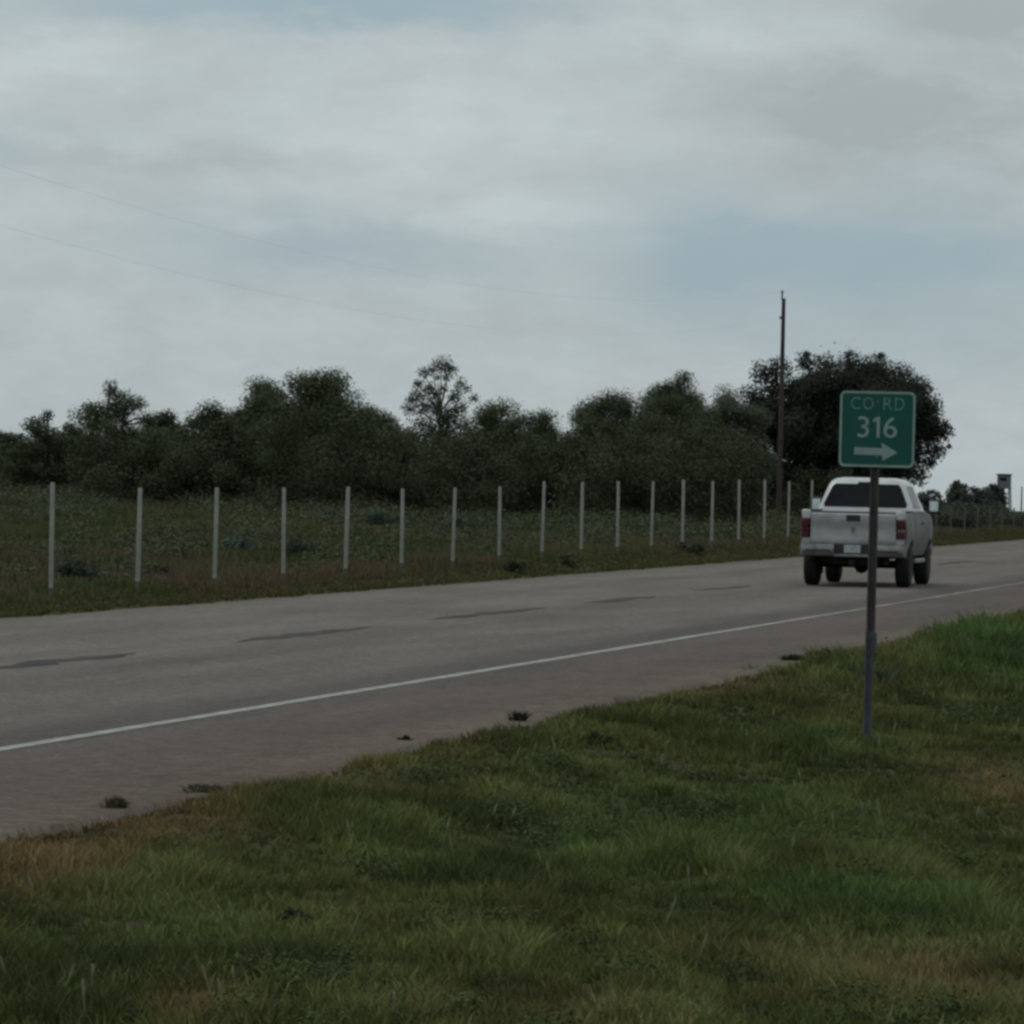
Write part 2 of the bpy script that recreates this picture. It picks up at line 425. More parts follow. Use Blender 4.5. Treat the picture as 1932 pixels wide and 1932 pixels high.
strip('edge_line', sl, P_LINE - .065 * wear + wl, P_LINE + .065 * wear + wl, .004, M['line'], road)
# worn dark remains of the broken centre line
def road_s(px, py):
    d = ray(px, py); t = -CAM_H / d.z
    return xy2sp(d.x * t, d.y * t)
for xa, ya, xb, yb in ((-150, 1280, 245, 1231), (425, 1211, 690, 1182), (800, 1170, 1010, 1146), (1095, 1139, 1235, 1124), (1305, 1115, 1410, 1104), (1790, 1067, 1870, 1059)):
    s0, s1 = road_s(xa, ya)[0], road_s(xb, yb)[0]
    q = np.arange(s0, s1, .18); w = .17 * np.clip(np.minimum(q - s0, s1 - q) / 1.6, .08, 1) * (.25 + 1.2 * N3(q * 1.5, q * 0 + 5))
    c = P_MID + (N1(q * .8, q * 0 + 8) - .5) * .28
    strip('centre_mark', q, c - w, c + w, .004, M['tar'], road)

# ------------------------------------------------------------------ vegetation helpers
def blades(C, n_per, hgt, wid, lean, colr, segs=2):
    """tufts of tapered grass blades: C (n,3) tuft roots, colr (n,3)"""
    n = len(C); k = n * n_per
    root = np.repeat(C, n_per, 0); h = np.repeat(hgt, n_per) * rng.uniform(.45, 1.1, k)
    a = rng.uniform(0, 2 * np.pi, k); sprd = np.repeat(hgt, n_per) * .35
    root = root + np.stack([np.cos(a) * sprd * rng.random(k), np.sin(a) * sprd * rng.random(k), -.02 * np.ones(k)], 1)
    la = a + rng.normal(0, .8, k); l = h * rng.uniform(.15, 1.0, k) * lean
    d = np.stack([np.cos(la) * l, np.sin(la) * l, h], 1)
    wa = rng.uniform(0, np.pi, k); w = np.stack([np.cos(wa), np.sin(wa), np.zeros(k)], 1) * (wid * rng.uniform(.6, 1.3, k))[:, None]
    mid = root + d * np.array([.35, .35, .62])
    tip = root + d
    V = np.stack([root - w, root + w, mid + w * .75, mid - w * .75, tip], 1).reshape(-1, 3)
    b0 = np.arange(k) * 5
    F3 = np.concatenate([np.stack([b0, b0 + 1, b0 + 2], 1), np.stack([b0, b0 + 2, b0 + 3], 1), np.stack([b0 + 3, b0 + 2, b0 + 4], 1)])
    c = np.repeat(colr, n_per, 0) * rng.uniform(.75, 1.3, (k, 1))
    c = np.repeat(c, 5, 0)
    return V, F3, c

def leaf_quads(P, Nn, size, colr):
    """P (n,3) leaf centres with preferred normals Nn"""
    n = len(P)
    r = rng.normal(0, 1, (n, 3)); nn = Nn + r * .38; nn /= np.linalg.norm(nn, axis=1, keepdims=True) + 1e-9
    t = np.cross(nn, rng.normal(0, 1, (n, 3))); t /= np.linalg.norm(t, axis=1, keepdims=True) + 1e-9
    b = np.cross(nn, t); s = (size * rng.uniform(.55, 1.35, n))[:, None]
    V = np.stack([P - t * s, P - b * s * .5, P + t * s, P + b * s * .5], 1).reshape(-1, 3)
    F4 = np.arange(n * 4).reshape(n, 4)
    return V, F4, np.repeat(colr, 4, 0)

def leaf_cloud(blobs, dens, size, col_a, col_b, jitter=.10):
    """blobs: (centre, (rx,ry,rz)); leaves crowd towards each blob's skin"""
    Vs, Fs, Cs, off = [], [], [], 0
    for c, r in blobs:
        c, r = np.array(c), np.array(r)
        area = 4 * (r[0] * r[1] + r[0] * r[2] + r[1] * r[2]); n = max(12, int(area * dens))
        d = rng.normal(0, 1, (n, 3)); d /= np.linalg.norm(d, axis=1, keepdims=True)
        rad = rng.random(n) ** .45 * (1 + rng.normal(0, .11, n))
        P = c + d * r * rad[:, None]
        f = np.clip(rng.random((n, 1)) * .5 + rng.random() * .5, 0, 1); blobtone = rng.uniform(.80, 1.2)
        cc = (np.array(col_a) * (1 - f) + np.array(col_b) * f) * blobtone * rng.uniform(1 - jitter, 1 + jitter, (n, 1))
        V, F4, C = leaf_quads(P, d * .7 + np.array([0, 0, .5]), size, cc)
        Vs.append(V); Fs.append(F4 + off); Cs.append(C); off += len(V)
    return np.concatenate(Vs), np.concatenate(Fs), np.concatenate(Cs)

GREEN_D, GREEN_L = (.040, .054, .027), (.072, .090, .043)
def make_tree(px, top, width, Y, style, label, group, stems=3, ca=GREEN_D, cb=GREEN_L, name='scrub_tree', leaf=.042, blobs_px=None, cat='tree'):
    """a tree standing at depth Y; its crown is width picture units wide"""
    k = Y / F
    topP = at(px, top, Y); base = Vector((topP.x, Y, gz(topP.x, Y)))
    H = topP.z - base.z; Wd = width * k
    root = empty(name, base); tag(root, label, cat, group)
    clumps = []
    if blobs_px:
        for bx, by, br in blobs_px:
            q = at(bx, by, Y) - base; r = br * k * 1.25
            clumps.append(((q.x, random.uniform(-.6, .6), q.z), (r * 1.05, r * 1.05, r * .9)))
    if style == 'airy':
        n = 30
        for i in range(n):
            t = i / (n - 1); ang = random.uniform(-1, 1)
            z = H * (.98 - .62 * t ** .8) ; wmax = Wd * .5 * (.16 + 1.0 * math.sqrt(t))
            r = random.uniform(.07, .13) * H
            clumps.append(((ang * wmax, random.uniform(-1, 1) * wmax * .8, z - r), (r * random.uniform(.9, 1.5), r * 1.2, r * random.uniform(.65, .95))))
        for i in range(11):
            rr_ = random.uniform(.07, .11) * H; clumps.append(((random.uniform(-.34, .34) * Wd, random.uniform(-.3, .3) * Wd, H * random.uniform(.48, .80)), (rr_ * 1.3, rr_ * 1.2, rr_ * .8)))
        for i in range(7):
            clumps.append(((random.uniform(-.5, .5) * Wd, random.uniform(-.3, .3) * Wd, H * random.uniform(.2, .5)), (Wd * .2, Wd * .2, H * .15)))
    elif style == 'dense':
        n = 60
        for i in range(n):
            th = random.uniform(0, 2 * math.pi); u = random.random() ** .5; r = random.uniform(.09, .17) * H
            zmax = H * (.30 + .70 * math.sqrt(max(0, 1 - u ** 2.2))) * random.uniform(.9, 1.0) - r * .9
            zz = zmax - random.random() ** 1.6 * max(0, zmax - .18 * H)
            clumps.append(((math.cos(th) * u * (Wd * .5 - r * .5), math.sin(th) * u * Wd * .42, zz), (r * 1.15, r * 1.1, r * .9)))
        clumps.append(((0, 0, H * .5), (Wd * .33, Wd * .3, H * .36)))
        for i in range(5):
            clumps.append(((random.uniform(-.16, .16) * Wd, random.uniform(-.2, .2) * Wd, H * random.uniform(.80, .89)), (H * .11, H * .10, H * .09)))
    wood = MB(); trunk = MB()
    sts = []
    for i in range(stems):
        a_ = random.uniform(0, 6.28); lean = random.uniform(.05, .22) * Wd
        p0 = Vector((random.uniform(-.1, .1), random.uniform(-.1, .1), -.25)); p1 = Vector((math.cos(a_) * lean * .5, math.sin(a_) * lean * .5, H * .3))
        p2 = Vector((math.cos(a_) * lean, math.sin(a_) * lean, H * .62))
        r0 = .045 * H * (.7 if stems > 1 else 1)
        trunk.tube([p0, p0.lerp(p1, .5) + Vector((random.uniform(-.06, .06), 0, 0)), p1, p2], [r0, r0 * .75, r0 * .6, r0 * .3], 7)
        sts.append((p1, p2))
    if style == 'bare':
        lead = [Vector((0, 0, .1 * H)), Vector((.06, 0, .45 * H)), Vector((-.05, 0, .7 * H)), Vector((0, 0, .93 * H))]
        trunk.tube(lead, [.03 * H, .018 * H, .011 * H, .004 * H], 6)
        for c, r in clumps:
            c = Vector(c); zz = min(.9 * H, max(.2 * H, c.z - abs(c.x) * .30 - .04 * H)); i = next((q for q in range(3) if lead[q + 1].z >= zz), 2)
            st = lead[i].lerp(lead[i + 1], (zz - lead[i].z) / (lead[i + 1].z - lead[i].z))
            wood.tube([st, st.lerp(c, .55) + Vector((0, 0, random.uniform(-.1, .12))), c], [.006 * H, .004 * H, .002 * H], 4)
    for c, r in clumps if style != 'bare' else []:
        c = Vector(c); p1, p2 = min(sts, key=lambda q: (q[1] - c).length)
        st = p1 if c.z < p2.z else p2
        mid = st.lerp(c, .5) + Vector((random.uniform(-.12, .12), random.uniform(-.12, .12), random.uniform(-.1, .15)))
        wood.tube([st, mid, c], [.017 * H * .6, .010 * H * .6, .005 * H], 4)
    trunk.build('trunk', M['bark'], root, True)
    b = wood.build('branches', M['bark'], root)
    dens = {'airy': 150, 'bare': 150}.get(style, 190) * (.055 / leaf) ** 2
    V, F4, C = leaf_cloud(clumps, dens * .95, leaf, ca, cb)
    npmesh('crown', V, F4, M['leaf'], C, parent=root)
    return root

# ------------------------------------------------------------------ trees
G = 'scrub trees behind the fence'
make_tree(95, 762, 135, 158, 'airy', 'ragged low tree nearest the left end of the tree line', G, ca=(.032, .045, .026))
make_tree(215, 708, 210, 163, 'airy', 'open crowned tree with sky gaps, above the second fence post', G, stems=3)
make_tree(305, 766, 150, 172, 'dense', 'low rounded tree right of the open crowned one at left', G)
make_tree(400, 742, 130, 166, 'airy', 'small loose tree above the third fence post', G)
make_tree(480, 690, 150, 170, 'airy', 'loose tree leaning on the big dark round one', G)
make_tree(600, 682, 270, 165, 'dense', 'big dark dense tree, tallest of the left half', G, stems=2, ca=(.032, .048, .022), cb=(.064, .082, .038))
make_tree(712, 752, 160, 168, 'dense', 'low dark tree on the right shoulder of the big dense tree', G)
make_tree(832, 755, 130, 172, 'bare', 'slender see-through tree with a bare fork standing above the middle of the line', G, stems=1,
          blobs_px=[(833, 688, 17), (815, 698, 12), (848, 696, 15), (800, 703, 11), (843, 712, 9), (868, 722, 11), (880, 732, 9), (790, 742, 15), (812, 732, 13), (778, 752, 11), (800, 765, 18), (825, 770, 15), (870, 768, 12), (850, 785, 22), (822, 745, 13), (838, 732, 9), (858, 752, 14), (838, 790, 24), (895, 752, 10), (772, 770, 14), (862, 738, 9), (792, 722, 8),
                    (800, 800, 26), (840, 820, 30), (880, 800, 22), (860, 775, 8), (826, 712, 7), (786, 725, 7)])
make_tree(950, 736, 140, 176, 'airy', 'small ragged tree just right of the slender forked one', G)
make_tree(1022, 760, 75, 180, 'airy', 'lowest wispy tree in the dip of the skyline', G, stems=2)
make_tree(1150, 726, 230, 180, 'dense', 'rounded tree rising right of the skyline dip', G, ca=(.036, .05, .027), cb=(.07, .088, .045))
make_tree(1285, 682, 190, 185, 'airy', 'tall loose tree halfway between the dip and the big oak', G, cb=(.07, .088, .048))
make_tree(1270, 712, 210, 189, 'dense', 'dark rounded tree behind the tall loose one', G)
make_tree(1378, 714, 150, 190, 'airy', 'pale arching tree beside the big oak', G, ca=(.055, .07, .045), cb=(.10, .118, .075))
make_tree(20, 806, 150, 165, 'dense', 'low dark thicket tree at the left picture edge', G)

# the big oak
ob = []
def oak():
    Y = 212; k = Y / F
    top = at(1600, 668, Y); base = Vector((top.x, Y, gz(top.x, Y)))
    root = empty('oak_tree', base); tag(root, 'huge dark round oak standing behind the green road sign', 'tree')
    out = [(1440, 705, 28), (1470, 695, 26), (1520, 683, 22), (1560, 690, 26), (1605, 686, 26), (1655, 688, 26), (1700, 705, 26), (1735, 730, 24), (1755, 775, 26), (1775, 812, 24), (1768, 850, 22), (1755, 870, 16),
           (1420, 750, 30), (1415, 800, 32), (1425, 850, 34), (1445, 890, 30), (1725, 862, 24), (1708, 880, 20), (1742, 735, 8), (1785, 800, 8), (1790, 842, 6), (1520, 668, 7), (1600, 668, 8), (1662, 670, 8)]
    cl = []
    def add(x, y, r, dy): q = at(x, y, Y) - base; cl.append(((q.x, dy, q.z), (r * k * 1.05, r * k * 1.1, r * k)))
    for x, y, r in out: add(x, y, r, random.uniform(-.7, .7))
    for i in range(150):
        a_ = random.uniform(0, 2 * math.pi); u = math.sqrt(random.random()); x = 1592 + math.cos(a_) * u * 166; y = 790 + math.sin(a_) * u * 92
        dy = random.uniform(-1, 1) * 3.2 * math.sqrt(max(.02, 1 - u * u)); add(x, y, random.uniform(20, 34), dy)
    for x in range(1430, 1730, 14): add(x, 888 + random.uniform(-12, 12), 26, random.uniform(-2, 2))
    add(1585, 790, 120, 0)
    wood = MB(); tr = MB()
    q = at(1590, 880, Y) - base
    tr.tube([(q.x, 0, -.3), (q.x, 0, .5), (q.x + .1, 0, 1.6)], [.42, .33, .26], 10)
    for c, r in cl[::2]:
        c = Vector(c); s_ = Vector((q.x + .1, 0, 1.4)); mid = s_.lerp(c, .5) + Vector((random.uniform(-.3, .3), random.uniform(-.3, .3), .2))
        wood.tube([s_, mid, c], [.10, .06, .02], 5)
    tr.build('trunk', M['bark'], root, True); wood.build('branches', M['bark'], root)
    V, F4, C = leaf_cloud(cl, 165, .066, (.022, .027, .021), (.046, .052, .038))
    npmesh('crown', V, F4, M['leaf'], C, parent=root)
oak()

# distant trees right of the truck
GF = 'distant trees beyond the road bend'
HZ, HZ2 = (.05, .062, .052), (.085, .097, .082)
make_tree(1808, 903, 60, 330, 'dense', 'tallest distant tree right of the truck cab', GF, 1, HZ, HZ2, leaf=.10)
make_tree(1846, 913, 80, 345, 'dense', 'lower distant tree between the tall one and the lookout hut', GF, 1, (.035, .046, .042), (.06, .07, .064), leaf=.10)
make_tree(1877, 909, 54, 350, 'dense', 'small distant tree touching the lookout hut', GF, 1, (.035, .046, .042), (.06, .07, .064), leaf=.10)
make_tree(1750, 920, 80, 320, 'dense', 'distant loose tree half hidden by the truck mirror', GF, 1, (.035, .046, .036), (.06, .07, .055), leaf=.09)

# dense undergrowth that closes the wood at its foot
def undergrowth():
    bl = []
    kx = [-200, 0, 60, 140, 220, 300, 380, 450, 540, 620, 680, 740, 800, 880, 960, 1030, 1090, 1150, 1230, 1320, 1400, 1450, 1500, 1700, 1730]
    ky = [835, 818, 812, 806, 800, 800, 786, 764, 745, 745, 765, 790, 800, 792, 798, 812, 802, 775, 765, 770, 785, 815, 848, 882, 925]
    sky = lambda x: float(np.interp(x, kx, ky))
    for i in range(620):
        x = random.uniform(-160, 1700); Y = random.uniform(150, 215) if x < 1430 else random.uniform(204, 222)
        q = at(x, 0, Y); z0 = gz(q.x, Y)
        topz = at(x, sky(x) + 4 + random.random() ** 1.5 * 70, Y).z
        r = random.uniform(.32, .75); z = random.uniform(z0 + .3, max(z0 + .5, topz - r * .8)) if i % 3 else max(z0 + .4, topz - r * .8)
        bl.append(((q.x, Y, z), (r * 1.15, r, r * .85)))
    for x in range(-150, 1720, 15):
        for Y in (166, 178, 190) if x < 1430 else (212,):
            q = at(x, sky(x) + random.uniform(6, 34), Y); z0 = gz(q.x, Y); h = max(.3, (q.z - z0) / 2)
            bl.append(((q.x, Y + random.uniform(-2, 2), z0 + h), (.55, .8, h)))
    V, F4, C = leaf_cloud(bl, 105, .058, (.030, .036, .020), (.054, .063, .033))
    tag(npmesh('undergrowth', V, F4, M['leaf'], C), 'dense dark undergrowth closing the foot of the wood', 'undergrowth', None, 'stuff')
undergrowth()
def right_brush():
    bl = []
    for i in range(420):
        x = random.uniform(1700, 2080); Y = random.uniform(195, 265)
        top = (945 if x < 1885 else 957) + 5 * math.sin(x / 30.0) + random.uniform(0, 34); q = at(x, top, Y); z0 = gz(q.x, Y)
        if xy2sp(q.x, Y)[1] < 20.5: continue
        h = max(.2, (q.z - z0) / 2)
        bl.append(((q.x, Y, z0 + h * .9), (random.uniform(.5, .9), .6, h)))
    V, F4, C = leaf_cloud(bl, 110, .065, (.034, .042, .032), (.062, .068, .048))
    tag(npmesh('brush', V, F4, M['leaf'], C), 'low grey green brush along the far right of the road', 'brush', None, 'stuff')
right_brush()

# ------------------------------------------------------------------ field cover beyond the fence
def field():
    n = 46000
    Y = rng.uniform(62, 205, n) ; x = rng.uniform(-1.15, 1.15, n) * Y * .0966
    s, p = xy2sp(x, Y); keep = (p > 18.7) & (p < 60)
    x, Y, s, p = x[keep], Y[keep], s[keep], p[keep]
    se = rng.uniform(58, 235, 16000); pe = 18.68 + rng.random(16000) ** 1.4 * 2.6; xe, ye = sp2xy(se, pe)
    x, Y, s, p = np.concatenate([x, xe]), np.concatenate([Y, ye]), np.concatenate([s, se]), np.concatenate([p, pe])
    z = ground_z(s, p); C = np.stack([x, Y, z], 1)
    f = sm(.46, .58, N1(s * .12 + 4, p * .30 + 2, 4))[:, None]; g2 = sm(.4, .65, N2(s * .3, p * .5))[:, None]
    gcol = np.array([.066, .086, .030]) * (1 - g2) + np.array([.105, .100, .046]) * g2
    bcol = np.array([.118, .088, .056]) * (1 - g2) + np.array([.100, .088, .050]) * g2
    verge = (sm(20.5, 19.2, p))[:, None]
    c = gcol * (1 - f) + bcol * f
    c = c * (1 - verge * .6) + np.array([.086, .084, .028]) * verge * .6
    h = (.10 + .24 * N3(s * .3, p * .6)) * (1 - .62 * verge[:, 0])
    V, F3, cc = blades(C, 8, h, .012, .8, c * .85)
    tag(npmesh('field_grass', V, F3, M['blade'], cc), 'rough mottled grass between the road and the wood', 'grass', None, 'stuff')
    # low leafy ground cover, in patches
    bl = []
    for i in range(2000):
        Y_ = random.uniform(78, 190); x_ = random.uniform(-1.1, 1.1) * Y_ * .0966; s_, p_ = xy2sp(x_, Y_)
        if p_ < 20.6 or p_ > 60 or N2(s_ * .18 + 9, p_ * .35) < .47: continue
        r = random.uniform(.18, .42) * (1 + .7 * float(sm(100, 160, Y_))); bl.append(((x_, Y_, float(ground_z(s_, p_)) + r * .25), (r * 1.3, r * 1.2, r * .75)))
    V, F4, C = leaf_cloud(bl, 110, .045, (.038, .052, .030), (.076, .084, .044), .35)
    tag(npmesh('low_scrub', V, F4, M['leaf'], C), 'patchy low scrub in the field behind the posts', 'scrub', None, 'stuff')
field()
def bush(px, py, wpx, hpx, label, ca=(.032, .048, .032), cb=(.062, .08, .05), name='bush', group='bushes in the field behind the posts', dens=190, leaf=.038):
    g_ = ground_hit(px, py); k = g_.y / F; w, h = wpx * k, hpx * k
    root = empty(name, g_); tag(root, label, 'bush' if name == 'bush' else 'weed', group)
    bl = []; st = MB()
    for i in range(14):
        a_ = random.uniform(0, 6.28); u = random.random() ** .6; r = random.uniform(.18, .30) * min(w, h * 1.6)
        c = (math.cos(a_) * u * w * .36, math.sin(a_) * u * w * .36, h * random.uniform(.25, .85) * (1 - .35 * u))
        bl.append((c, (r, r, r * .8))); st.tube([(0, 0, -.05), (c[0] * .5, c[1] * .5, c[2] * .6), c], [.012 * h + .004, .008 * h + .003, .003], 4)
    V, F4, C = leaf_cloud(bl, dens, leaf, ca, cb, .3)
    if name == 'weed_tuft':
        nb_ = 26; q = rng.normal(0, .28, (nb_, 2)) * np.array([w, w]); Cb = np.concatenate([q, np.zeros((nb_, 1))], 1)
        Vb, Fb, cb_ = blades(Cb, 7, np.full(nb_, h * 1.15), .004 * g_.y / 30, 1.4, np.tile(np.array(cb) * .7, (nb_, 1)))
        npmesh('grass_blades', Vb, Fb, M['blade'], cb_, parent=root)['kind'] = 'stuff'
    st.build('stems', M['bark'], root); npmesh('foliage', V, F4, M['leaf'], C, parent=root)
bush(150, 1105, 110, 60, 'blue green bush between the first and second fence posts from the left', (.028, .044, .032), (.056, .076, .052))
bush(295, 1100, 60, 38, 'small dark bush just right of the second fence post', (.022, .03, .024), (.05, .06, .04))
bush(555, 1052, 90, 45, 'dark bush just right of the fourth fence post', (.026, .036, .028), (.055, .07, .05))
bush(450, 1045, 70, 40, 'grey green bush between the third and fourth fence posts', (.040, .06, .045), (.075, .10, .075))
bush(972, 1082, 62, 34, 'dark low bush between the eighth and ninth fence posts', (.024, .034, .02), (.06, .07, .035))
bush(1075, 1070, 50, 30, 'olive bush left of the tenth fence post', (.045, .05, .026), (.08, .082, .04))
bush(1305, 1045, 70, 30, 'dark brown green bush at the foot of the thirteenth fence post', (.028, .034, .02), (.06, .062, .035))
bush(720, 1000, 100, 45, 'grey green bush in the field left of the sixth fence post', (.036, .054, .040), (.07, .09, .065))
bush(870, 1010, 120, 42, 'wide grey green bush behind the seventh fence post', (.036, .052, .040), (.066, .084, .06))

# ------------------------------------------------------------------ foreground verge
DRY = [(190, 1560, 300, 55, 1.1), (60, 1620, 200, 60, 1.0), (1880, 1480, 160, 70, .75), (1780, 1860, 380, 110, .55), (370, 1910, 120, 40, .95), (1000, 1720, 200, 60, .25), (1500, 1650, 180, 40, .2), (700, 1480, 260, 30, .4),
       (1100, 1900, 300, 60, .35), (1250, 1300, 240, 25, .45), (1560, 1240, 160, 20, .4)]
LUSH = [(250, 1780, 330, 90, .8), (1250, 1560, 420, 120, .55), (1650, 1740, 260, 90, .85), (1870, 1230, 260, 60, .9), (1500, 1400, 320, 60, .55), (90, 1700, 150, 50, .6), (900, 1640, 200, 60, .6), (1150, 1450, 160, 40, .5), (1080, 1620, 110, 60, .8), (1450, 1500, 120, 40, .7), (600, 1830, 150, 40, .5)]
def field_patch(lst):
    out = []
    for px, py, sx, sy, k in lst:
        c = ground_hit(px, py); e = ground_hit(px, py - sy); w = sx * c.y / F
        out.append((c.x, c.y, w, abs(e.y - c.y), k))
    return out
dryP, lushP = field_patch(DRY), field_patch(LUSH)
def patch(lst, x, y):
    t = np.zeros_like(x)
    for cx, cy, sx, sy, k in lst: t = np.maximum(t, k * np.exp(-((x - cx) / sx) ** 2 - ((y - cy) / sy) ** 2))
    return t
def verge():
    Vs, Fs, Cs, off = [], [], [], 0
    for y0, y1, dens, npb, wid in ((18.5, 32, 230, 11, .0052), (32, 50, 125, 10, .0068), (50, 100, 44, 9, .009), (100, 190, 9, 9, .015)):
        area = (y1 - y0) * (y0 + y1) * .0966 * 1.2; n = int(area * dens)
        Y = np.sqrt(rng.uniform(y0 ** 2, y1 ** 2, n)); x = rng.uniform(-1.18, 1.18, n) * Y * .0966
        s, p = xy2sp(x, Y)
        edge = 7.62 + (N1(s * .8, s * 0 + 3) - .5) * .35 + (N2(s * 2.5, s * 0 + 9) - .5) * .22
        keep = (p < edge + .02 + rng.random(n) ** 3 * .22) & (p > -60)
        thin = rng.random(n) < 1 - .30 * sm(7.1, 7.6, p)
        keep &= thin
        x, Y, s, p = x[keep], Y[keep], s[keep], p[keep]; n = len(x)
        tuss = N3(x * 1.1, Y * .55, 3)
        C = np.stack([x, Y, ground_z(s, p)], 1)
        mott = N3(x * 2.6 + 11, Y * 1.1 + 5, 3)
        dry = np.clip(patch(dryP, x, Y) + (mott - .5) * .3 + (N1(x * .7 + 7, Y * .35) - .5) * .7 + .30 * sm(6.6, 7.5, p) + (rng.random(n) - .5) * .4, 0, 1)[:, None]
        lush = np.clip(patch(lushP, x, Y) + (N2(x * .6, Y * .3) - .55) * .8, 0, 1)[:, None]
        c = np.array([.074, .088, .028]) * (1 - lush) + np.array([.052, .098, .028]) * lush
        c = c * (1 - dry * .85) + np.array([.140, .092, .046]) * dry * .85
        c = c * (.70 + .72 * sm(.2, .8, N2(x * 1.9 + 3, Y * .9))[:, None]) * (.84 + .34 * sm(.3, .7, mott)[:, None])
        h = (.075 + .135 * sm(.3, .85, tuss) ** 1.3) * (1 - .42 * sm(7.1, 7.6, p)) * (1 - .28 * dry[:, 0]) * (1 + .25 * lush[:, 0]) * (1 + .5 * (Y > 50)) * (.86 + .38 * sm(.52, .78, mott))
        V, F3, cc = blades(C, npb, h, wid, .9, c)
        Vs.append(V); Fs.append(F3 + off); Cs.append(cc); off += len(V)
    tag(npmesh('verge_grass', np.concatenate(Vs), np.concatenate(Fs), M['blade'], np.concatenate(Cs)), 'rough green and brown grass covering the near road verge', 'grass', None, 'stuff')
    # broad low weeds mixed in
    bl = []; blc = []
    for i in range(900):
        Y_ = math.sqrt(random.uniform(19 ** 2, 70 ** 2)); x_ = random.uniform(-1.1, 1.1) * Y_ * .0966; s_, p_ = xy2sp(x_, Y_)
        if p_ > 6.7 or N1(x_ * .9 + 20, Y_ * .45) < .5: continue
        r = random.uniform(.04, .12) * (1 + Y_ / 80); bl.append(((x_, Y_, float(ground_z(s_, p_)) + r * .5), (r * 1.4, r * 1.2, r * .7)))
    V, F4, C = leaf_cloud(bl, 1500, .013, (.036, .052, .018), (.066, .088, .032), .35)
    tag(npmesh('verge_weeds', V, F4, M['leaf'], C), 'low broad leaved weeds mixed into the near grass', 'weeds', None, 'stuff')
    # pale seed heads
    mb = MB()
    for i in range(150):
        Y_ = math.sqrt(random.uniform(19.5 ** 2, 55 ** 2)); x_ = random.uniform(-1.05, 1.05) * Y_ * .0966; s_, p_ = xy2sp(x_, Y_)
        if p_ > 7.0: continue
        z_ = float(ground_z(s_, p_)); h = random.uniform(.07, .15); lx, ly = random.uniform(-.05, .05), random.uniform(-.05, .05); q = .0016 * (1 + Y_ / 60)
        mb.tube([(x_, Y_, z_), (x_ + lx * .4, Y_ + ly * .4, z_ + h * .6), (x_ + lx, Y_ + ly, z_ + h)], [q, q, q], 3)
        mb.tube([(x_ + lx, Y_ + ly, z_ + h), (x_ + lx * 1.2, Y_ + ly, z_ + h + .025), (x_ + lx * 1.5, Y_ + ly, z_ + h + .07)], [q * 1.6, q * 3.4, q], 5)
    o = mb.build('seed_heads', mat('seed_head', (.15, .165, .095), .9, 0, (.10, .12, .065), 3), None)
    tag(o, 'thin pale grass seed heads scattered over the near verge', 'seed heads', None, 'stuff')
verge()
for px_, py_, w_, h_, lab_ in ((1210, 1625, 90, 44, 'dark leafy weed clump in the lush grass left of the middle right'), (548, 1752, 100, 40, 'wide dark weed clump in the lower left grass'), (772, 1560, 34, 18, 'small dark weed, uppermost of three in a column'),
                               (778, 1612, 36, 18, 'small dark weed in the middle of a column of three'), (812, 1648, 40, 20, 'small dark weed, lowest of three in a column'), (690, 1885, 60, 30, 'dark weed clump near the bottom, left of the lone stalk'),
                               (1130, 1405, 110, 26, 'long low dark weed patch in the upper grass'), (1720, 1760, 120, 40, 'dark lush weed clump in the lower right grass')):
    bush(px_, py_, w_, h_, lab_, (.018, .030, .013), (.040, .062, .026), 'weed_clump', 'dark weed clumps in the near grass', 2600, .016)
def seed_stalk(px, py, hpx, leanpx, label):
    g_ = ground_hit(px, py); k = g_.y / F; root = empty('seed_stalk', g_); tag(root, label, 'seed stalk', 'pale seed stalks at the bottom of the verge')
    h, l = hpx * k, leanpx * k; st = MB(); hd = MB()
    st.tube([(0, 0, -.02), (l * .2, 0, h * .35), (l * .55, 0, h * .62)], [.0028, .0025, .0022], 5)
    hd.tube([(l * .55, 0, h * .62), (l * .7, 0, h * .75), (l * .9, 0, h * .92), (l, 0, h)], [.003, .0065, .006, .002], 6)
    st.build('stem', SEED2, root); hd.build('seed_head', SEED, root)
SEED = mat('pale_seed', (.19, .17, .11), .9, 0, (.14, .125, .08), 12); SEED2 = mat('pale_stem', (.20, .19, .11), .9, 0, (.15, .15, .08), 8)
seed_stalk(172, 1880, 62, 2, 'upright pale seed stalk near the bottom left corner')
seed_stalk(160, 1940, 95, -6, 'tall pale seed stalk cut by the bottom edge at left')
seed_stalk(402, 1905, 85, -24, 'longest leaning pale seed stalk beside the brown bare patch')
seed_stalk(425, 1925, 80, -16, 'shorter leaning seed stalk against the brown bare patch')
seed_stalk(445, 1880, 55, -8, 'small seed stalk right of the leaning pair')
seed_stalk(740, 1930, 62, 3, 'lone pale stalk at the bottom, left of the middle')

GW = 'dark weed tufts on the edge of the road'
def tuft(px, py, w, h, label, ca=(.028, .034, .016), cb=(.06, .058, .03)):
    bush(px, py, w, h, label, ca, cb, 'weed_tuft', GW, 3500, .010)
tuft(222, 1524, 44, 24, 'lone small weed standing out on the shoulder at left', (.055, .046, .03), (.095, .08, .052))
tuft(392, 1494, 90, 20, 'wide flat weed tuft on the shoulder edge at left', (.05, .045, .026), (.09, .078, .045))
tuft(765, 1396, 16, 10, 'tiny dark weed spot out on the shoulder', (.02, .022, .012), (.04, .04, .022))
tuft(740, 1438, 36, 16, 'small dark tuft below the tiny weed spot', (.025, .026, .014), (.05, .05, .026))
tuft(980, 1360, 20, 22, 'small upright dark weed at the middle of the grass edge', (.018, .022, .012), (.04, .045, .022))
tuft(1560, 1243, 54, 24, 'dark round weed tuft left of the sign post', (.018, .022, .012), (.038, .042, .02))
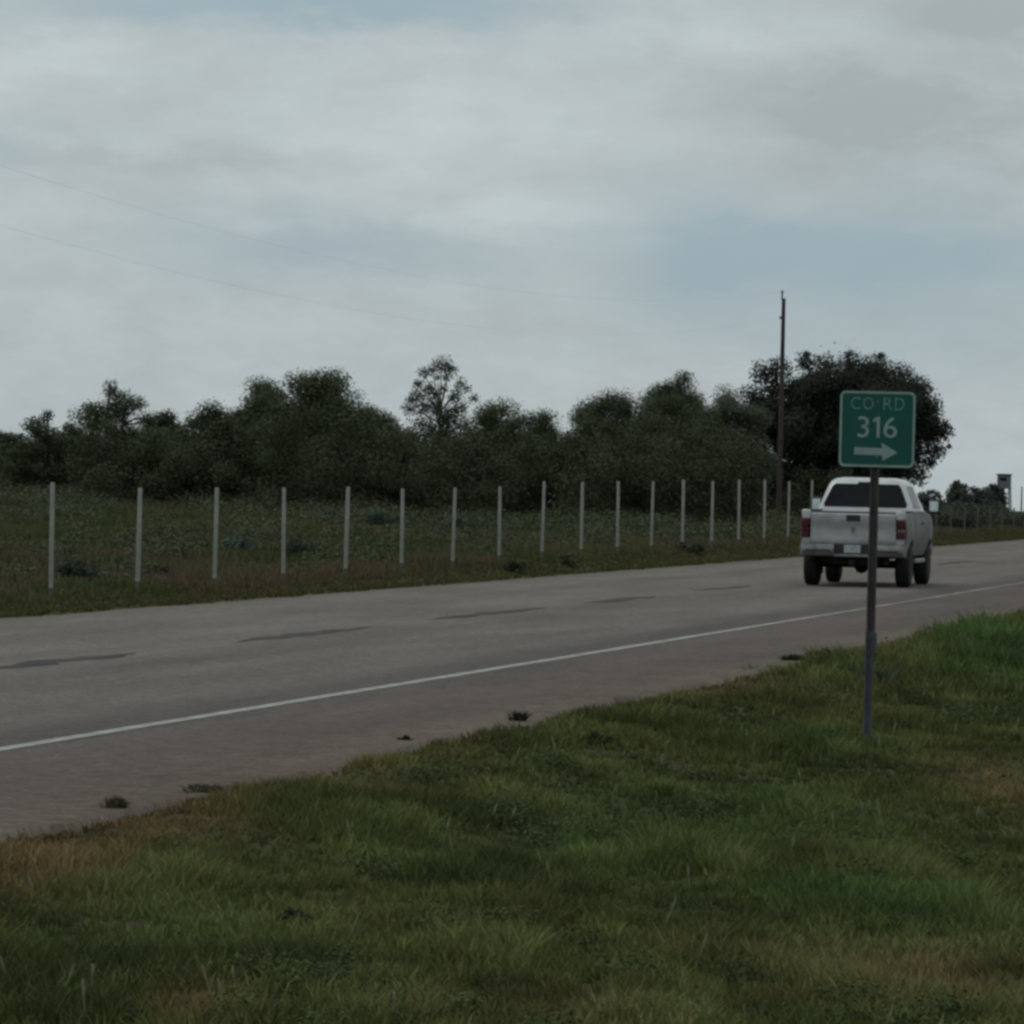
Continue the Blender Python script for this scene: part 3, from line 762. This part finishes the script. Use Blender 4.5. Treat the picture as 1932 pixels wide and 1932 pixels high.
tuft(1500, 1246, 44, 14, 'low dark tuft left of the round one near the sign', (.022, .026, .014), (.045, .05, .024))
tuft(1780, 1190, 50, 16, 'low dark tuft right of the sign on the grass edge', (.022, .026, .014), (.045, .05, .024))
tuft(1652, 1300, 40, 46, 'leafy blue green weed growing against the sign post', (.036, .055, .045), (.06, .085, .065))

# ------------------------------------------------------------------ fence posts (no wire between them)
Z0, CC = 72.7, .0622
tops = [910, 920, 920, 920, 918, 922, 920, 918, 908, 910, 908, 908, 905, 908, 905, 905, 908, 906]
ORD = ['first', 'second', 'third', 'fourth', 'fifth', 'sixth', 'seventh', 'eighth', 'ninth', 'tenth', 'eleventh', 'twelfth', 'thirteenth', 'fourteenth', 'fifteenth', 'sixteenth']
pm = {}
def fence_post(n, first=[]):
    Y = Z0 * (1 + CC * n); x = 2882 - 2782 / (1 + CC * n)
    ty = tops[n] if 0 <= n < len(tops) else (914 if n < 0 else (912 + (n - 17) * 6 if n < 24 else 955 + (n - 24) * .6))
    t = at(x + 2, ty, Y); g0 = gz(t.x, Y); h = t.z - g0
    root = empty('fence_post', (t.x - .01, Y, g0), random.uniform(0, 6))
    root.rotation_euler = (random.uniform(-.014, .014), random.uniform(-.014, .014), 0)
    up = MB(); r = .034 * random.uniform(.92, 1.06)
    up.tube([(0, 0, .13 * h), (0, 0, h - .02), (0, 0, h)], [r, r, r * .8], 10); up.build('shaft', M['fence'] if n < 18 else M['fence_old'], root, True)
    ft = MB(); ft.tube([(0, 0, -.3), (0, 0, .13 * h)], [r * 1.02, r * 1.02], 10); ft.build('foot', M['fence_foot'], root, True)
    if n == -1: lab = 'pale fence post standing just outside the left picture edge'
    elif n < 16: lab = ORD[n] + ' pale fence post counting from the left picture edge' + (', nearest and tallest looking' if n == 0 else '')
    elif n == 16: lab = 'pale fence post in front of the utility pole foot'
    elif n == 17: lab = 'pale fence post just left of the truck cab'
    elif n < 24: lab = ['first', 'second', 'third', 'fourth', 'fifth', 'last'][n - 18] + ' of the fence posts standing behind the passing pickup truck'
    else: lab = 'distant pale fence post right of the truck, ' + ['closest to its mirror', 'second past the mirror', 'third past the mirror', 'fourth past the mirror', 'below the lookout hut', 'just past the lookout hut', 'next to last before the right edge', 'last before the right edge', 'at the very right edge', 'outside the right edge'][n - 24]
    tag(root, lab, 'fence post', 'pale fence posts along the far side of the road')
for n in range(-1, 33): fence_post(n)

# ------------------------------------------------------------------ utility pole and lines
def utility_pole(base, top_z, label):
    root = empty('utility_pole', base); tag(root, label, 'utility pole', 'utility poles along the fence'); H = top_z - base.z
    mb = MB(); mb.tube([(0, 0, -.5), (0, 0, H * .5), (0, 0, H - .28)], [.11, .095, .075], 10); mb.build('shaft', M['wood'], root, True)
    mb = MB(); mb.tube([(-.06, 0, H - .34), (-.06, 0, H - .02)], [.035, .03], 6); mb.build('pin', M['wood'], root)
    mb = MB(); mb.tube([(-.06, 0, H - .12), (-.06, 0, H - .07), (-.06, 0, H - .02), (-.06, 0, H + .03)], [.03, .055, .05, .03], 8); mb.build('insulator', M['porcelain'], root, True)
    mb = MB(); mb.box(-.14, -.06, -.03, .03, H - 1.06, H - .96); mb.build('bracket', M['under'], root)
tp = at(1479, 549, 200); p1 = Vector((tp.x, 200, gz(tp.x, 200)))
s1, pp1 = xy2sp(p1.x, p1.y)
x0, y0 = sp2xy(s1 - 142, pp1 + .0); p0 = Vector((x0, y0, gz(x0, y0)))
utility_pole(p1, tp.z, 'bare wooden utility pole rising beside the big oak')
utility_pole(p0, tp.z, 'wooden utility pole outside the left picture edge')
def line(z_end, z_mid, label, dx):
    mb = MB(); pts = []
    for i in range(61):
        t = i / 60; s_ = s1 - 142 * (1 - t); x_, y_ = sp2xy(s_, pp1); z_ = z_mid + (z_end - z_mid) * (2 * t - 1) ** 2
        pts.append((x_ + dx, y_, z_))
    mb.tube(pts, .0013, 5); tag(mb.build('power_line', M['wire'], None, True), label, 'power line', 'power lines across the sky')
line(tp.z, 6.95, 'upper thin power line sloping down from the left to the pole top', -.06)
line(tp.z - 1.0, 5.85, 'lower thin power line sloping down from the left to the pole', -.12)
d_ = at(1928, 918, 900); dg = gz(d_.x, 900)
o = empty('distant_pole', (d_.x, 900, dg)); tag(o, 'thin distant pole on the skyline at the right picture edge', 'pole')
mb = MB(); mb.tube([(0, 0, -.5), (0, 0, d_.z - dg)], [.16, .11], 6); mb.build('shaft', M['blind_leg'], o)

# ------------------------------------------------------------------ lookout hut on legs
def lookout():
    Y = 500; t = at(1895, 894, Y); k = Y / F; gzv = gz(t.x, Y)
    root = empty('lookout_hut', (t.x, Y, gzv), R(-14)); tag(root, 'dark grey square lookout hut on tall legs on the far skyline', 'lookout hut')
    H = t.z - gzv; hb = H - 26 * k; w = .58
    mb = MB(); mb.box(-w, w, -w, w, hb, H - .12); mb.build('cabin', M['blind_wall'], root)
    mb = MB(); mb.box(-w - .08, w + .08, -w - .08, w + .08, H - .12, H); mb.build('roof', M['black'], root)
    mb = MB(); mb.box(-w - .05, w + .05, -w - .05, w + .05, hb - .1, hb); mb.build('floor_frame', M['blind_leg'], root)
    mb = MB(); mb.box(-.3, .3, -w - .02, -w - .003, H - .65, H - .35); mb.build('window', M['glass'], root)
    for sx in (-1, 1):
        for sy in (-1, 1):
            mb = MB(); mb.tube([(sx * w * 1.12, sy * w * 1.12, -.2), (sx * w * .9, sy * w * .9, hb - .1)], .07, 5); mb.build('leg', M['blind_leg'], root)
    mb = MB(); mb.box(-.28, .06, -.2, .1, .0, hb - .1); mb.build('ladder_shaft', M['blind_wall'], root)
    mb = MB(); mb.tube([(-w, -w, .4), (w, -w, hb - .3)], .04, 4); mb.tube([(w, -w, .4), (-w, -w, hb - .3)], .04, 4); mb.build('brace', M['blind_leg'], root)
lookout()

# ------------------------------------------------------------------ county road sign
def sign():
    Y = 42.1; b = at(1638, 1410, Y); base = Vector((b.x, Y, gz(b.x, Y)))
    root = empty('road_sign', base, -TH); root.rotation_euler = (0, R(.15), -TH)
    tag(root, 'green square county road sign with arrow on a thin dark steel post', 'road sign')
    c = at(1654, 810, Y); cz = c.z - base.z; cx = .012; hw = .303
    def rr(w, r, n=6):
        pts = []
        for qx, qz, a0 in ((w - r, w - r, 0), (-w + r, w - r, 90), (-w + r, -w + r, 180), (w - r, -w + r, 270)):
            for i in range(n + 1):
                a_ = R(a0 + 90 * i / n); pts.append((qx + r * math.cos(a_), qz + r * math.sin(a_)))
        return pts
    def slab(name, pts, y0, y1, m):
        mb = MB(); mb.loft([[(cx + x, y1, cz + z) for x, z in pts], [(cx + x, y0, cz + z) for x, z in pts]]); return mb.build(name, m, root)
    panel = slab('panel', rr(hw, .045), -.045, -.042, M['sign_green'])
    outer, inner = rr(hw - .003, .043), rr(hw - .021, .028)
    mb = MB(); n = len(outer)
    rings = [[(cx + x, y, cz + z) for x, z in P] for P, y in ((outer, -.0455), (outer, -.0475), (inner, -.0475), (inner, -.0455))]
    mb.loft(rings + [rings[0]], cap=False); mb.build('border', M['sign_white'], root)
    slab('backing', rr(hw - .001, .045), -.0415, -.0385, M['alu'])
    def text(body, x0_, x1_, z0_, z1_, m, bold):
        cu = bpy.data.curves.new('text', 'FONT'); cu.body = body; cu.size = 1; cu.offset = bold * .0; cu.extrude = .01; cu.resolution_u = 6
        to = bpy.data.objects.new('text', cu); COL.objects.link(to)
        dg = bpy.context.evaluated_depsgraph_get(); me = bpy.data.meshes.new_from_object(to.evaluated_get(dg))
        bpy.data.objects.remove(to)
        v = np.array([q.co for q in me.vertices]); lo, hi = v.min(0), v.max(0)
        for q in me.vertices:
            u = (q.co.x - lo[0]) / (hi[0] - lo[0]); w = (q.co.y - lo[1]) / (hi[1] - lo[1]); e = (q.co.z - lo[2]) / (hi[2] - lo[2])
            q.co = (cx + x0_ + u * (x1_ - x0_), -.0455 - e * .002, cz + z0_ + w * (z1_ - z0_))
        me.materials.clear(); me.materials.append(m)
        return me
    for ch, xa, xb in (('C', -.215, -.135), ('O', -.118, -.034), ('R', .045, .118), ('D', .137, .213)):
        o_ = bpy.data.objects.new('letter', text(ch, xa, xb, .155, .252, M['sign_faded'], .012)); COL.objects.link(o_); o_.parent = root
    one = [(-.004, -.066), (.020, -.066), (.020, .100), (.000, .100), (-.034, .080), (-.034, .054), (-.004, .068)]
    mb = MB(); mb.loft([[(cx + x, -.0455, cz + z) for x, z in one], [(cx + x, -.0475, cz + z) for x, z in one]]); mb.build('digit', M['sign_white'], root)
    for ch, xa, xb in (('3', -.155, -.065), ('6', .050, .158)):
        o_ = bpy.data.objects.new('digit', text(ch, xa, xb, -.066, .100, M['sign_white'], .02)); COL.objects.link(o_); o_.parent = root
    ar = [(-.18, -.145), (.045, -.150), (.035, -.105), (.168, -.182), (.045, -.250), (.047, -.207), (-.18, -.203)]
    mb = MB(); mb.loft([[(cx + x, -.0455, cz + z) for x, z in ar[::-1]], [(cx + x, -.0475, cz + z) for x, z in ar[::-1]]]); mb.build('arrow', M['sign_white'], root)
    def channel(name, x, w, d, y, z0_, z1_, m):          # hat-shaped steel channel with holes suggested by bolts
        pr = [(-w, 0), (-w * .62, 0), (-w * .45, d), (w * .45, d), (w * .62, 0), (w, 0), (w, .004), (w * .66, .004), (w * .5, d + .004), (-w * .5, d + .004), (-w * .66, .004), (-w, .004)]
        mb = MB(); mb.loft([[(x + a_, y + b2, z0_) for a_, b2 in pr], [(x + a_, y + b2, z1_) for a_, b2 in pr]]); return mb.build(name, m, root)
    channel('post', 0, .036, .026, -.037, .70, cz + .28, M['post_steel'])
    channel('base_stub', -.004, .034, .022, -.062, -.4, .93, M['stub_steel'])
    for z_ in (cz + .22, cz - .22):
        mb = MB(); mb.tube([(cx, -.051, z_), (cx, -.0455, z_)], .008, 8); mb.build('bolt', M['sign_faded'], root)
    for z_ in (.88, .76):
        mb = MB(); mb.tube([(-.004, -.080, z_), (-.004, -.062, z_)], .011, 8); mb.build('bolt', M['stub_steel'], root)
    mb = MB(); mb.box(.020, .052, -.055, -.030, .80, .92); mb.build('splice_clamp', M['stub_steel'], root)
sign()

# ------------------------------------------------------------------ pickup truck
def truck():
    Y = 98.6; b = at(1606, 1107, Y); root = empty('pickup_truck', (b.x, Y, float(base_z(0)) + .002), -TH + R(1.0))
    tag(root, 'dusty white extended cab pickup truck driving away in the near lane', 'pickup truck')
    R1, R2 = 1.15, 4.74
    def hwid(z): return float(np.interp(z, [.55, .70, .85, 1.0, 1.2, 1.32, 1.40], [.90, .955, .985, 1.0, .985, .955, .925]))
    def arch(y):
        zz = .58
        for c in (R1, R2):
            d = abs(y - c)
            if d < .50: zz = max(zz, .40 + math.sqrt(.50 ** 2 - d * d))
        return zz
    def side(name, y0, y1, topf, sgn, m, n=40, parent=root):
        ys = np.linspace(y0, y1, n); nz = 9; V = []; Fc = []
        for y in ys:
            zl = arch(y); zt = topf(y)
            fl = .035 * max(0, 1 - min(abs(y - R1), abs(y - R2)) / .62) if True else 0
            nose = .12 * max(0, (y - 5.35) / .5) ** 2
            for j in range(nz):
                z = zl + (zt - zl) * j / (nz - 1)
                V.append((sgn * (hwid(min(z, 1.40)) + fl * max(0, 1 - (z - zl) / .25) - nose), y, z))
        k = len(V); V += [(x - sgn * .05, y, z) for x, y, z in V]
        def q(i, j, o=0): return o + i * nz + j
        for i in range(n - 1):
            for j in range(nz - 1):
                f = (q(i, j), q(i + 1, j), q(i + 1, j + 1), q(i, j + 1)); g_ = tuple(a_ + k for a_ in f)
                Fc.append(f if sgn > 0 else f[::-1]); Fc.append(g_[::-1] if sgn > 0 else g_)
            Fc.append((q(i, 0), q(i, 0, k), q(i + 1, 0, k), q(i + 1, 0))); Fc.append((q(i, nz - 1), q(i + 1, nz - 1), q(i + 1, nz - 1, k), q(i, nz - 1, k)))
        for i in (0, n - 1):
            for j in range(nz - 1): Fc.append((q(i, j), q(i, j + 1), q(i, j + 1, k), q(i, j, k)))
        mb = MB(); mb.add(V, Fc); return mb.build(name, m, parent, True)
    for sg in (-1, 1):
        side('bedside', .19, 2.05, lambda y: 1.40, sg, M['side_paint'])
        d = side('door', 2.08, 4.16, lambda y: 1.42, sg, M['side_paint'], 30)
        mb = MB(); mb.box(sg * 1.0, sg * 1.03, 3.05, 3.2, 1.17, 1.21) if sg > 0 else mb.box(-1.03, -1.0, 3.05, 3.2, 1.17, 1.21); mb.build('handle', M['black'], d)
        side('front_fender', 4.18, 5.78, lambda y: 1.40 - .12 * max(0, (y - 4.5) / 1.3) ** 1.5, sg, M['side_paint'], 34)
        mb = MB(); x0_, x1_ = sorted((sg * .80, sg * .925)); mb.box(x0_, x1_, .19, 2.03, 1.402, 1.432, .01); mb.build('bed_rail', M['black'], root)
        mb = MB(); x0_, x1_ = sorted((sg * .79, sg * .80)); mb.box(x0_, x1_, .22, 2.0, .80, 1.40); mb.build('bed_inner_wall', M['dirty_paint'], root)
        # tail light with corner cap above
        tl = empty('tail_light', (0, 0, 0)); tl.parent = root
        x0_, x1_ = sorted((sg * .828, sg * .968))
        mb = MB(); mb.box(x0_, x1_, .075, .185, 1.09, 1.255, .02); mb.build('red_lens', M['red'], tl, True)
        mb = MB(); mb.box(x0_, x1_, .078, .185, 1.02, 1.088, .015); mb.build('reverse_lens', M['clear'] if sg > 0 else M['red'], tl, True)
        mb = MB(); mb.box(x0_, x1_, .075, .185, .905, 1.018, .02); mb.build('lower_red_lens', M['red'], tl, True)
        mb = MB(); x0_, x1_ = sorted((sg * .80, sg * .965)); mb.box(x0_, x1_, .085, .188, 1.258, 1.425, .02); mb.build('bed_corner_cap', M['paint'], root, True)
        mb = MB(); x0_, x1_ = sorted((sg * .805, sg * .96)); mb.box(x0_, x1_, .10, .188, .80, .903); mb.build('bed_corner', M['dirty_paint'], root)
        # mirror
        mr = empty('mirror', (0, 0, 0)); mr.parent = root
        mb = MB(); x0_, x1_ = sorted((sg * .93, sg * 1.05)); mb.box(x0_, x1_, 3.98, 4.04, 1.44, 1.50); mb.build('arm', M['black'], mr)
        mb = MB(); x0_, x1_ = sorted((sg * 1.03, sg * 1.25)); mb.box(x0_, x1_, 3.93, 4.06, 1.38, 1.66, .03); mb.build('housing', M['black'], mr, True)
        mb = MB(); x0_, x1_ = sorted((sg * 1.06, sg * 1.22)); mb.box(x0_, x1_, 3.922, 3.928, 1.42, 1.62); mb.build('mirror_glass', M['mirror'], mr)
        for c, nm in ((R1, 'wheel'), (R2, 'wheel')):
            wh = empty(nm, (0, 0, 0)); wh.parent = root; cx = sg * .86
            mb = MB(); mb.lathe_x([(-.135, .25), (-.14, .33), (-.125, .375), (-.10, .395), (-.07, .40), (.07, .40), (.10, .395), (.125, .375), (.14, .33), (.135, .25)], cx, c, .40, 32); mb.build('tyre', M['rubber'], wh, True)
            mb = MB(); mb.lathe_x([(0, .245), (sg * .128, .245), (sg * .13, .22), (sg * .07, .19), (sg * .08, .07), (sg * .11, .06), (sg * .11, .01)], cx, c, .40, 24); mb.build('rim', M['rim'], wh, True)
        mb = MB(); x0_, x1_ = sorted((sg * .72, sg * .985)); mb.box(x0_, x1_, 1.66, 1.675, .22, .62); mb.build('mud_flap', M['under'], root)
        mb = MB(); x0_, x1_ = sorted((sg * .60, sg * .93)); mb.box(x0_, x1_, R1 - .55, R1 + .55, .93, .95)
        mb.box(*sorted((sg * .60, sg * .62)), R1 - .55, R1 + .55, .55, .93); mb.build('wheel_housing', M['under'], root)
        mb = MB(); x0_, x1_ = sorted((sg * .38, sg * .46)); mb.box(x0_, x1_, .25, 5.5, .50, .64); mb.build('frame_rail', M['under'], root)
        mb = MB(); x0_, x1_ = sorted((sg * .86, sg * .98)); mb.box(x0_, x1_, 2.2, 4.1, .44, .52, .015); mb.build('running_board', M['chrome'], root)
        mb = MB(); x0_, x1_ = sorted((sg * .55, sg * .86)); mb.box(x0_, x1_, 5.72, 5.83, .95, 1.18, .03); mb.build('headlight', M['amber'], root, True)
    # bed
    mb = MB(); mb.box(-.785, .785, .2, 2.0, .72, .78); mb.build('bed_floor', M['under'], root)
    mb = MB(); mb.box(-.9, .9, 2.005, 2.045, .70, 1.40); mb.build('bed_front_wall', M['dirty_paint'], root)
    # tailgate: pressed panel with rolled top edge and raised middle field
    pr = [(.185, .805), (.112, .805), (.104, .83), (.100, .90), (.112, .93), (.112, 1.16), (.098, 1.19), (.094, 1.31), (.100, 1.35), (.125, 1.372), (.185, 1.372)]
    tg = MB(); tg.loft([[(x, y, z) for y, z in pr] for x in (-.795, -.78, .78, .795)]); tgo = tg.build('tailgate', M['dirty_paint'], root, True)
    mb = MB(); mb.box(-.13, .13, .084, .094, 1.225, 1.342, .004); mb.build('handle', M['black'], tgo)
    mb = MB(); mb.loft([[(x, y, z) for x, z in ((-.028, 1.02), (.028, 1.02), (.04, 1.10), (0, 1.13), (-.04, 1.10))] for y in (.111, .1035)]); mb.build('emblem', M['chrome'], tgo)
    mb = MB(); mb.box(-.79, .79, .13, .185, 1.3725, 1.395); mb.build('top_cap', M['black'], tgo)
    # rear bumper
    pr = [(.14, .56), (.02, .575), (-.02, .63), (-.02, .72), (.01, .79), (.16, .80), (.16, .56)]
    for xs in (((-.985, .14), (-.93, .04), (-.80, .005), (-.36, 0), (-.34, 0)), ((.34, 0), (.36, 0), (.80, .005), (.93, .04), (.985, .14))):
        bp = MB(); bp.loft([[(x, y + o, z) for y, z in pr] for x, o in xs])
        bpo = bp.build('rear_bumper', M['chrome'], root, True)
        sg = 1 if xs[0][0] > 0 else -1
        mb = MB(); mb.box(*sorted((sg * .40, sg * .86)), -.026, -.0205, .655, .685); mb.build('step_groove', M['black'], bpo)
    mb = MB(); mb.box(-.34, .34, .03, .16, .60, .795); mb.build('bumper_recess', M['black'], root)
    mb = MB(); mb.box(-.34, .34, -.015, .15, .56, .605, .008); mb.build('lower_step', M['chrome'], root)
    mb = MB(); mb.box(-.155, .155, .018, .026, .635, .785); mb.build('license_plate', M['plate'], root)
    # cab greenhouse
    lv = [(1.38, .915, 2.10, 4.62, .05), (1.44, .895, 2.12, 4.55, .06), (1.50, .875, 2.15, 4.45, .07), (1.90, .735, 2.36, 3.86, .10), (1.975, .69, 2.42, 3.74, .13), (2.02, .62, 2.50, 3.62, .16), (2.045, .48, 2.62, 3.48, .16)]
    rings = []
    for z, w, ya, yb, r in lv:
        ring = []
        for qx, qy, a0 in ((w - r, yb - r, 0), (-w + r, yb - r, 90), (-w + r, ya + r, 180), (w - r, ya + r, 270)):
            for i in range(5): a_ = R(a0 + 22.5 * i); ring.append((qx + r * math.cos(a_), qy + r * math.sin(a_), z))
        rings.append(ring)
    cb = MB(); cb.loft(rings); cab = cb.build('cab', M['paint'], root, True)
    def ywall(z): return float(np.interp(z, [q[0] for q in lv], [q[2] for q in lv]))
    def xwall(z): return float(np.interp(z, [q[0] for q in lv], [q[1] for q in lv]))
    def panel(name, pts, off, m, parent=cab):
        mb = MB(); nrm = (Vector(pts[1]) - Vector(pts[0])).cross(Vector(pts[2]) - Vector(pts[0])).normalized() * off
        a_ = [tuple(Vector(q) + nrm * .15) for q in pts]; b2 = [tuple(Vector(q) + nrm) for q in pts]
        mb.loft([a_, b2]); return mb.build(name, m, parent)
    def rw(x, z, o=-.008): return (x, ywall(z) + o, z)
    zb, zt = 1.485, 1.925
    rwp = [rw(-.775, zb), rw(.775, zb), rw(.795, zb + .06), rw(.655, zt - .06), rw(.60, zt), rw(-.60, zt), rw(-.655, zt - .06), rw(-.795, zb + .06)]
    mb = MB(); mb.loft([[(x, y + .03, z) for x, y, z in rwp][::-1], rwp[::-1]]); mb.build('rear_window', M['glass'], cab)
    mb = MB(); mb.box(-.17, .17, ywall(1.95) - .03, ywall(1.95) + .03, 1.925, 1.965, .01); mb.build('third_brake_light', M['black'], cab)
    for sg in (-1, 1):
        for ya, yb, nm in ((2.52, 3.02, 'quarter_window'), (3.10, 3.98, 'side_window')):
            z0_, z1_ = 1.47, 1.90; yb2 = yb if nm == 'quarter_window' else 3.74
            pts = [(sg * (xwall(z0_) + .004), ya, z0_), (sg * (xwall(z0_) + .004), yb, z0_), (sg * (xwall(z1_) + .004), yb2, z1_), (sg * (xwall(z1_) + .004), ya, z1_)]
            inn = [(x - sg * .03, y, z) for x, y, z in pts]
            mb = MB(); mb.loft([inn, pts] if sg < 0 else [pts, inn]); mb.build(nm, M['glass'], cab)
    mb = MB(); ws = [(-.76, 4.50, 1.46), (.76, 4.50, 1.46), (.64, 3.93, 1.90), (-.64, 3.93, 1.90)]
    mb.loft([[(x, y - .06, z - .03) for x, y, z in ws], [(x, y + .012, z + .01) for x, y, z in ws]]); mb.build('windshield', M['glass'], cab)
    # hood, grille, front bumper, underbody
    hd = MB(); hd.loft([[(-.90 + o, y, z - .10), (-.86 + o, y, z), (-.4, y, z + .035), (.4, y, z + .035), (.86 - o, y, z), (.90 - o, y, z - .10)] for y, z, o in ((4.45, 1.40, 0), (4.9, 1.385, 0), (5.4, 1.33, .02), (5.68, 1.27, .05))], closed=True); hd.build('hood', M['paint'], root, True)
    mb = MB(); mb.box(-.52, .52, 5.70, 5.80, .86, 1.22, .02); mb.build('grille', M['black'], root)
    mb = MB(); mb.box(-.95, .95, 5.72, 5.92, .55, .80, .04); mb.build('front_bumper', M['chrome'], root, True)
    mb = MB(); mb.box(-.62, .62, 4.2, 5.6, .56, 1.15); mb.build('engine_block', M['under'], root)
    mb = MB(); mb.box(-.85, .85, 2.1, 4.2, .53, .62); mb.build('floor_pan', M['under'], root)
    mb = MB(); mb.box(-.60, .60, .32, 1.0, .43, .60); mb.build('rear_crossmember', M['under'], root)
    mb = MB(); mb.box(-.785, .785, .2, 2.05, .60, .72); mb.build('bed_crossmembers', M['under'], root)
    mb = MB(); mb.tube([(-.72, R1, .40), (.72, R1, .40)], .055, 8); mb.lathe_x([(-.13, .06), (-.09, .13), (0, .165), (.09, .13), (.13, .06)], .06, R1, .40, 12); mb.build('rear_axle', M['under'], root, True)
    mb = MB(); mb.tube([(-.72, R2, .40), (.72, R2, .40)], .05, 8); mb.lathe_x([(-.10, .05), (0, .13), (.10, .05)], -.2, R2, .40, 12); mb.build('front_axle', M['under'], root, True)
    mb = MB(); mb.box(-.05, .05, -.06, .3, .40, .50); mb.box(-.40, .40, .2, .28, .42, .54); mb.build('hitch', M['under'], root)
    mb = MB(); mb.tube([(.62, .10, .46), (.62, .5, .46), (.5, 1.9, .42), (.4, 3.2, .42)], .035, 8); mb.build('exhaust_pipe', M['under'], root, True)
    mb = MB(); mb.tube([(-.02, .72, .56), (-.02, 1.0, .56)], .16, 10); mb.build('spare_tyre', M['under'], root)
truck()
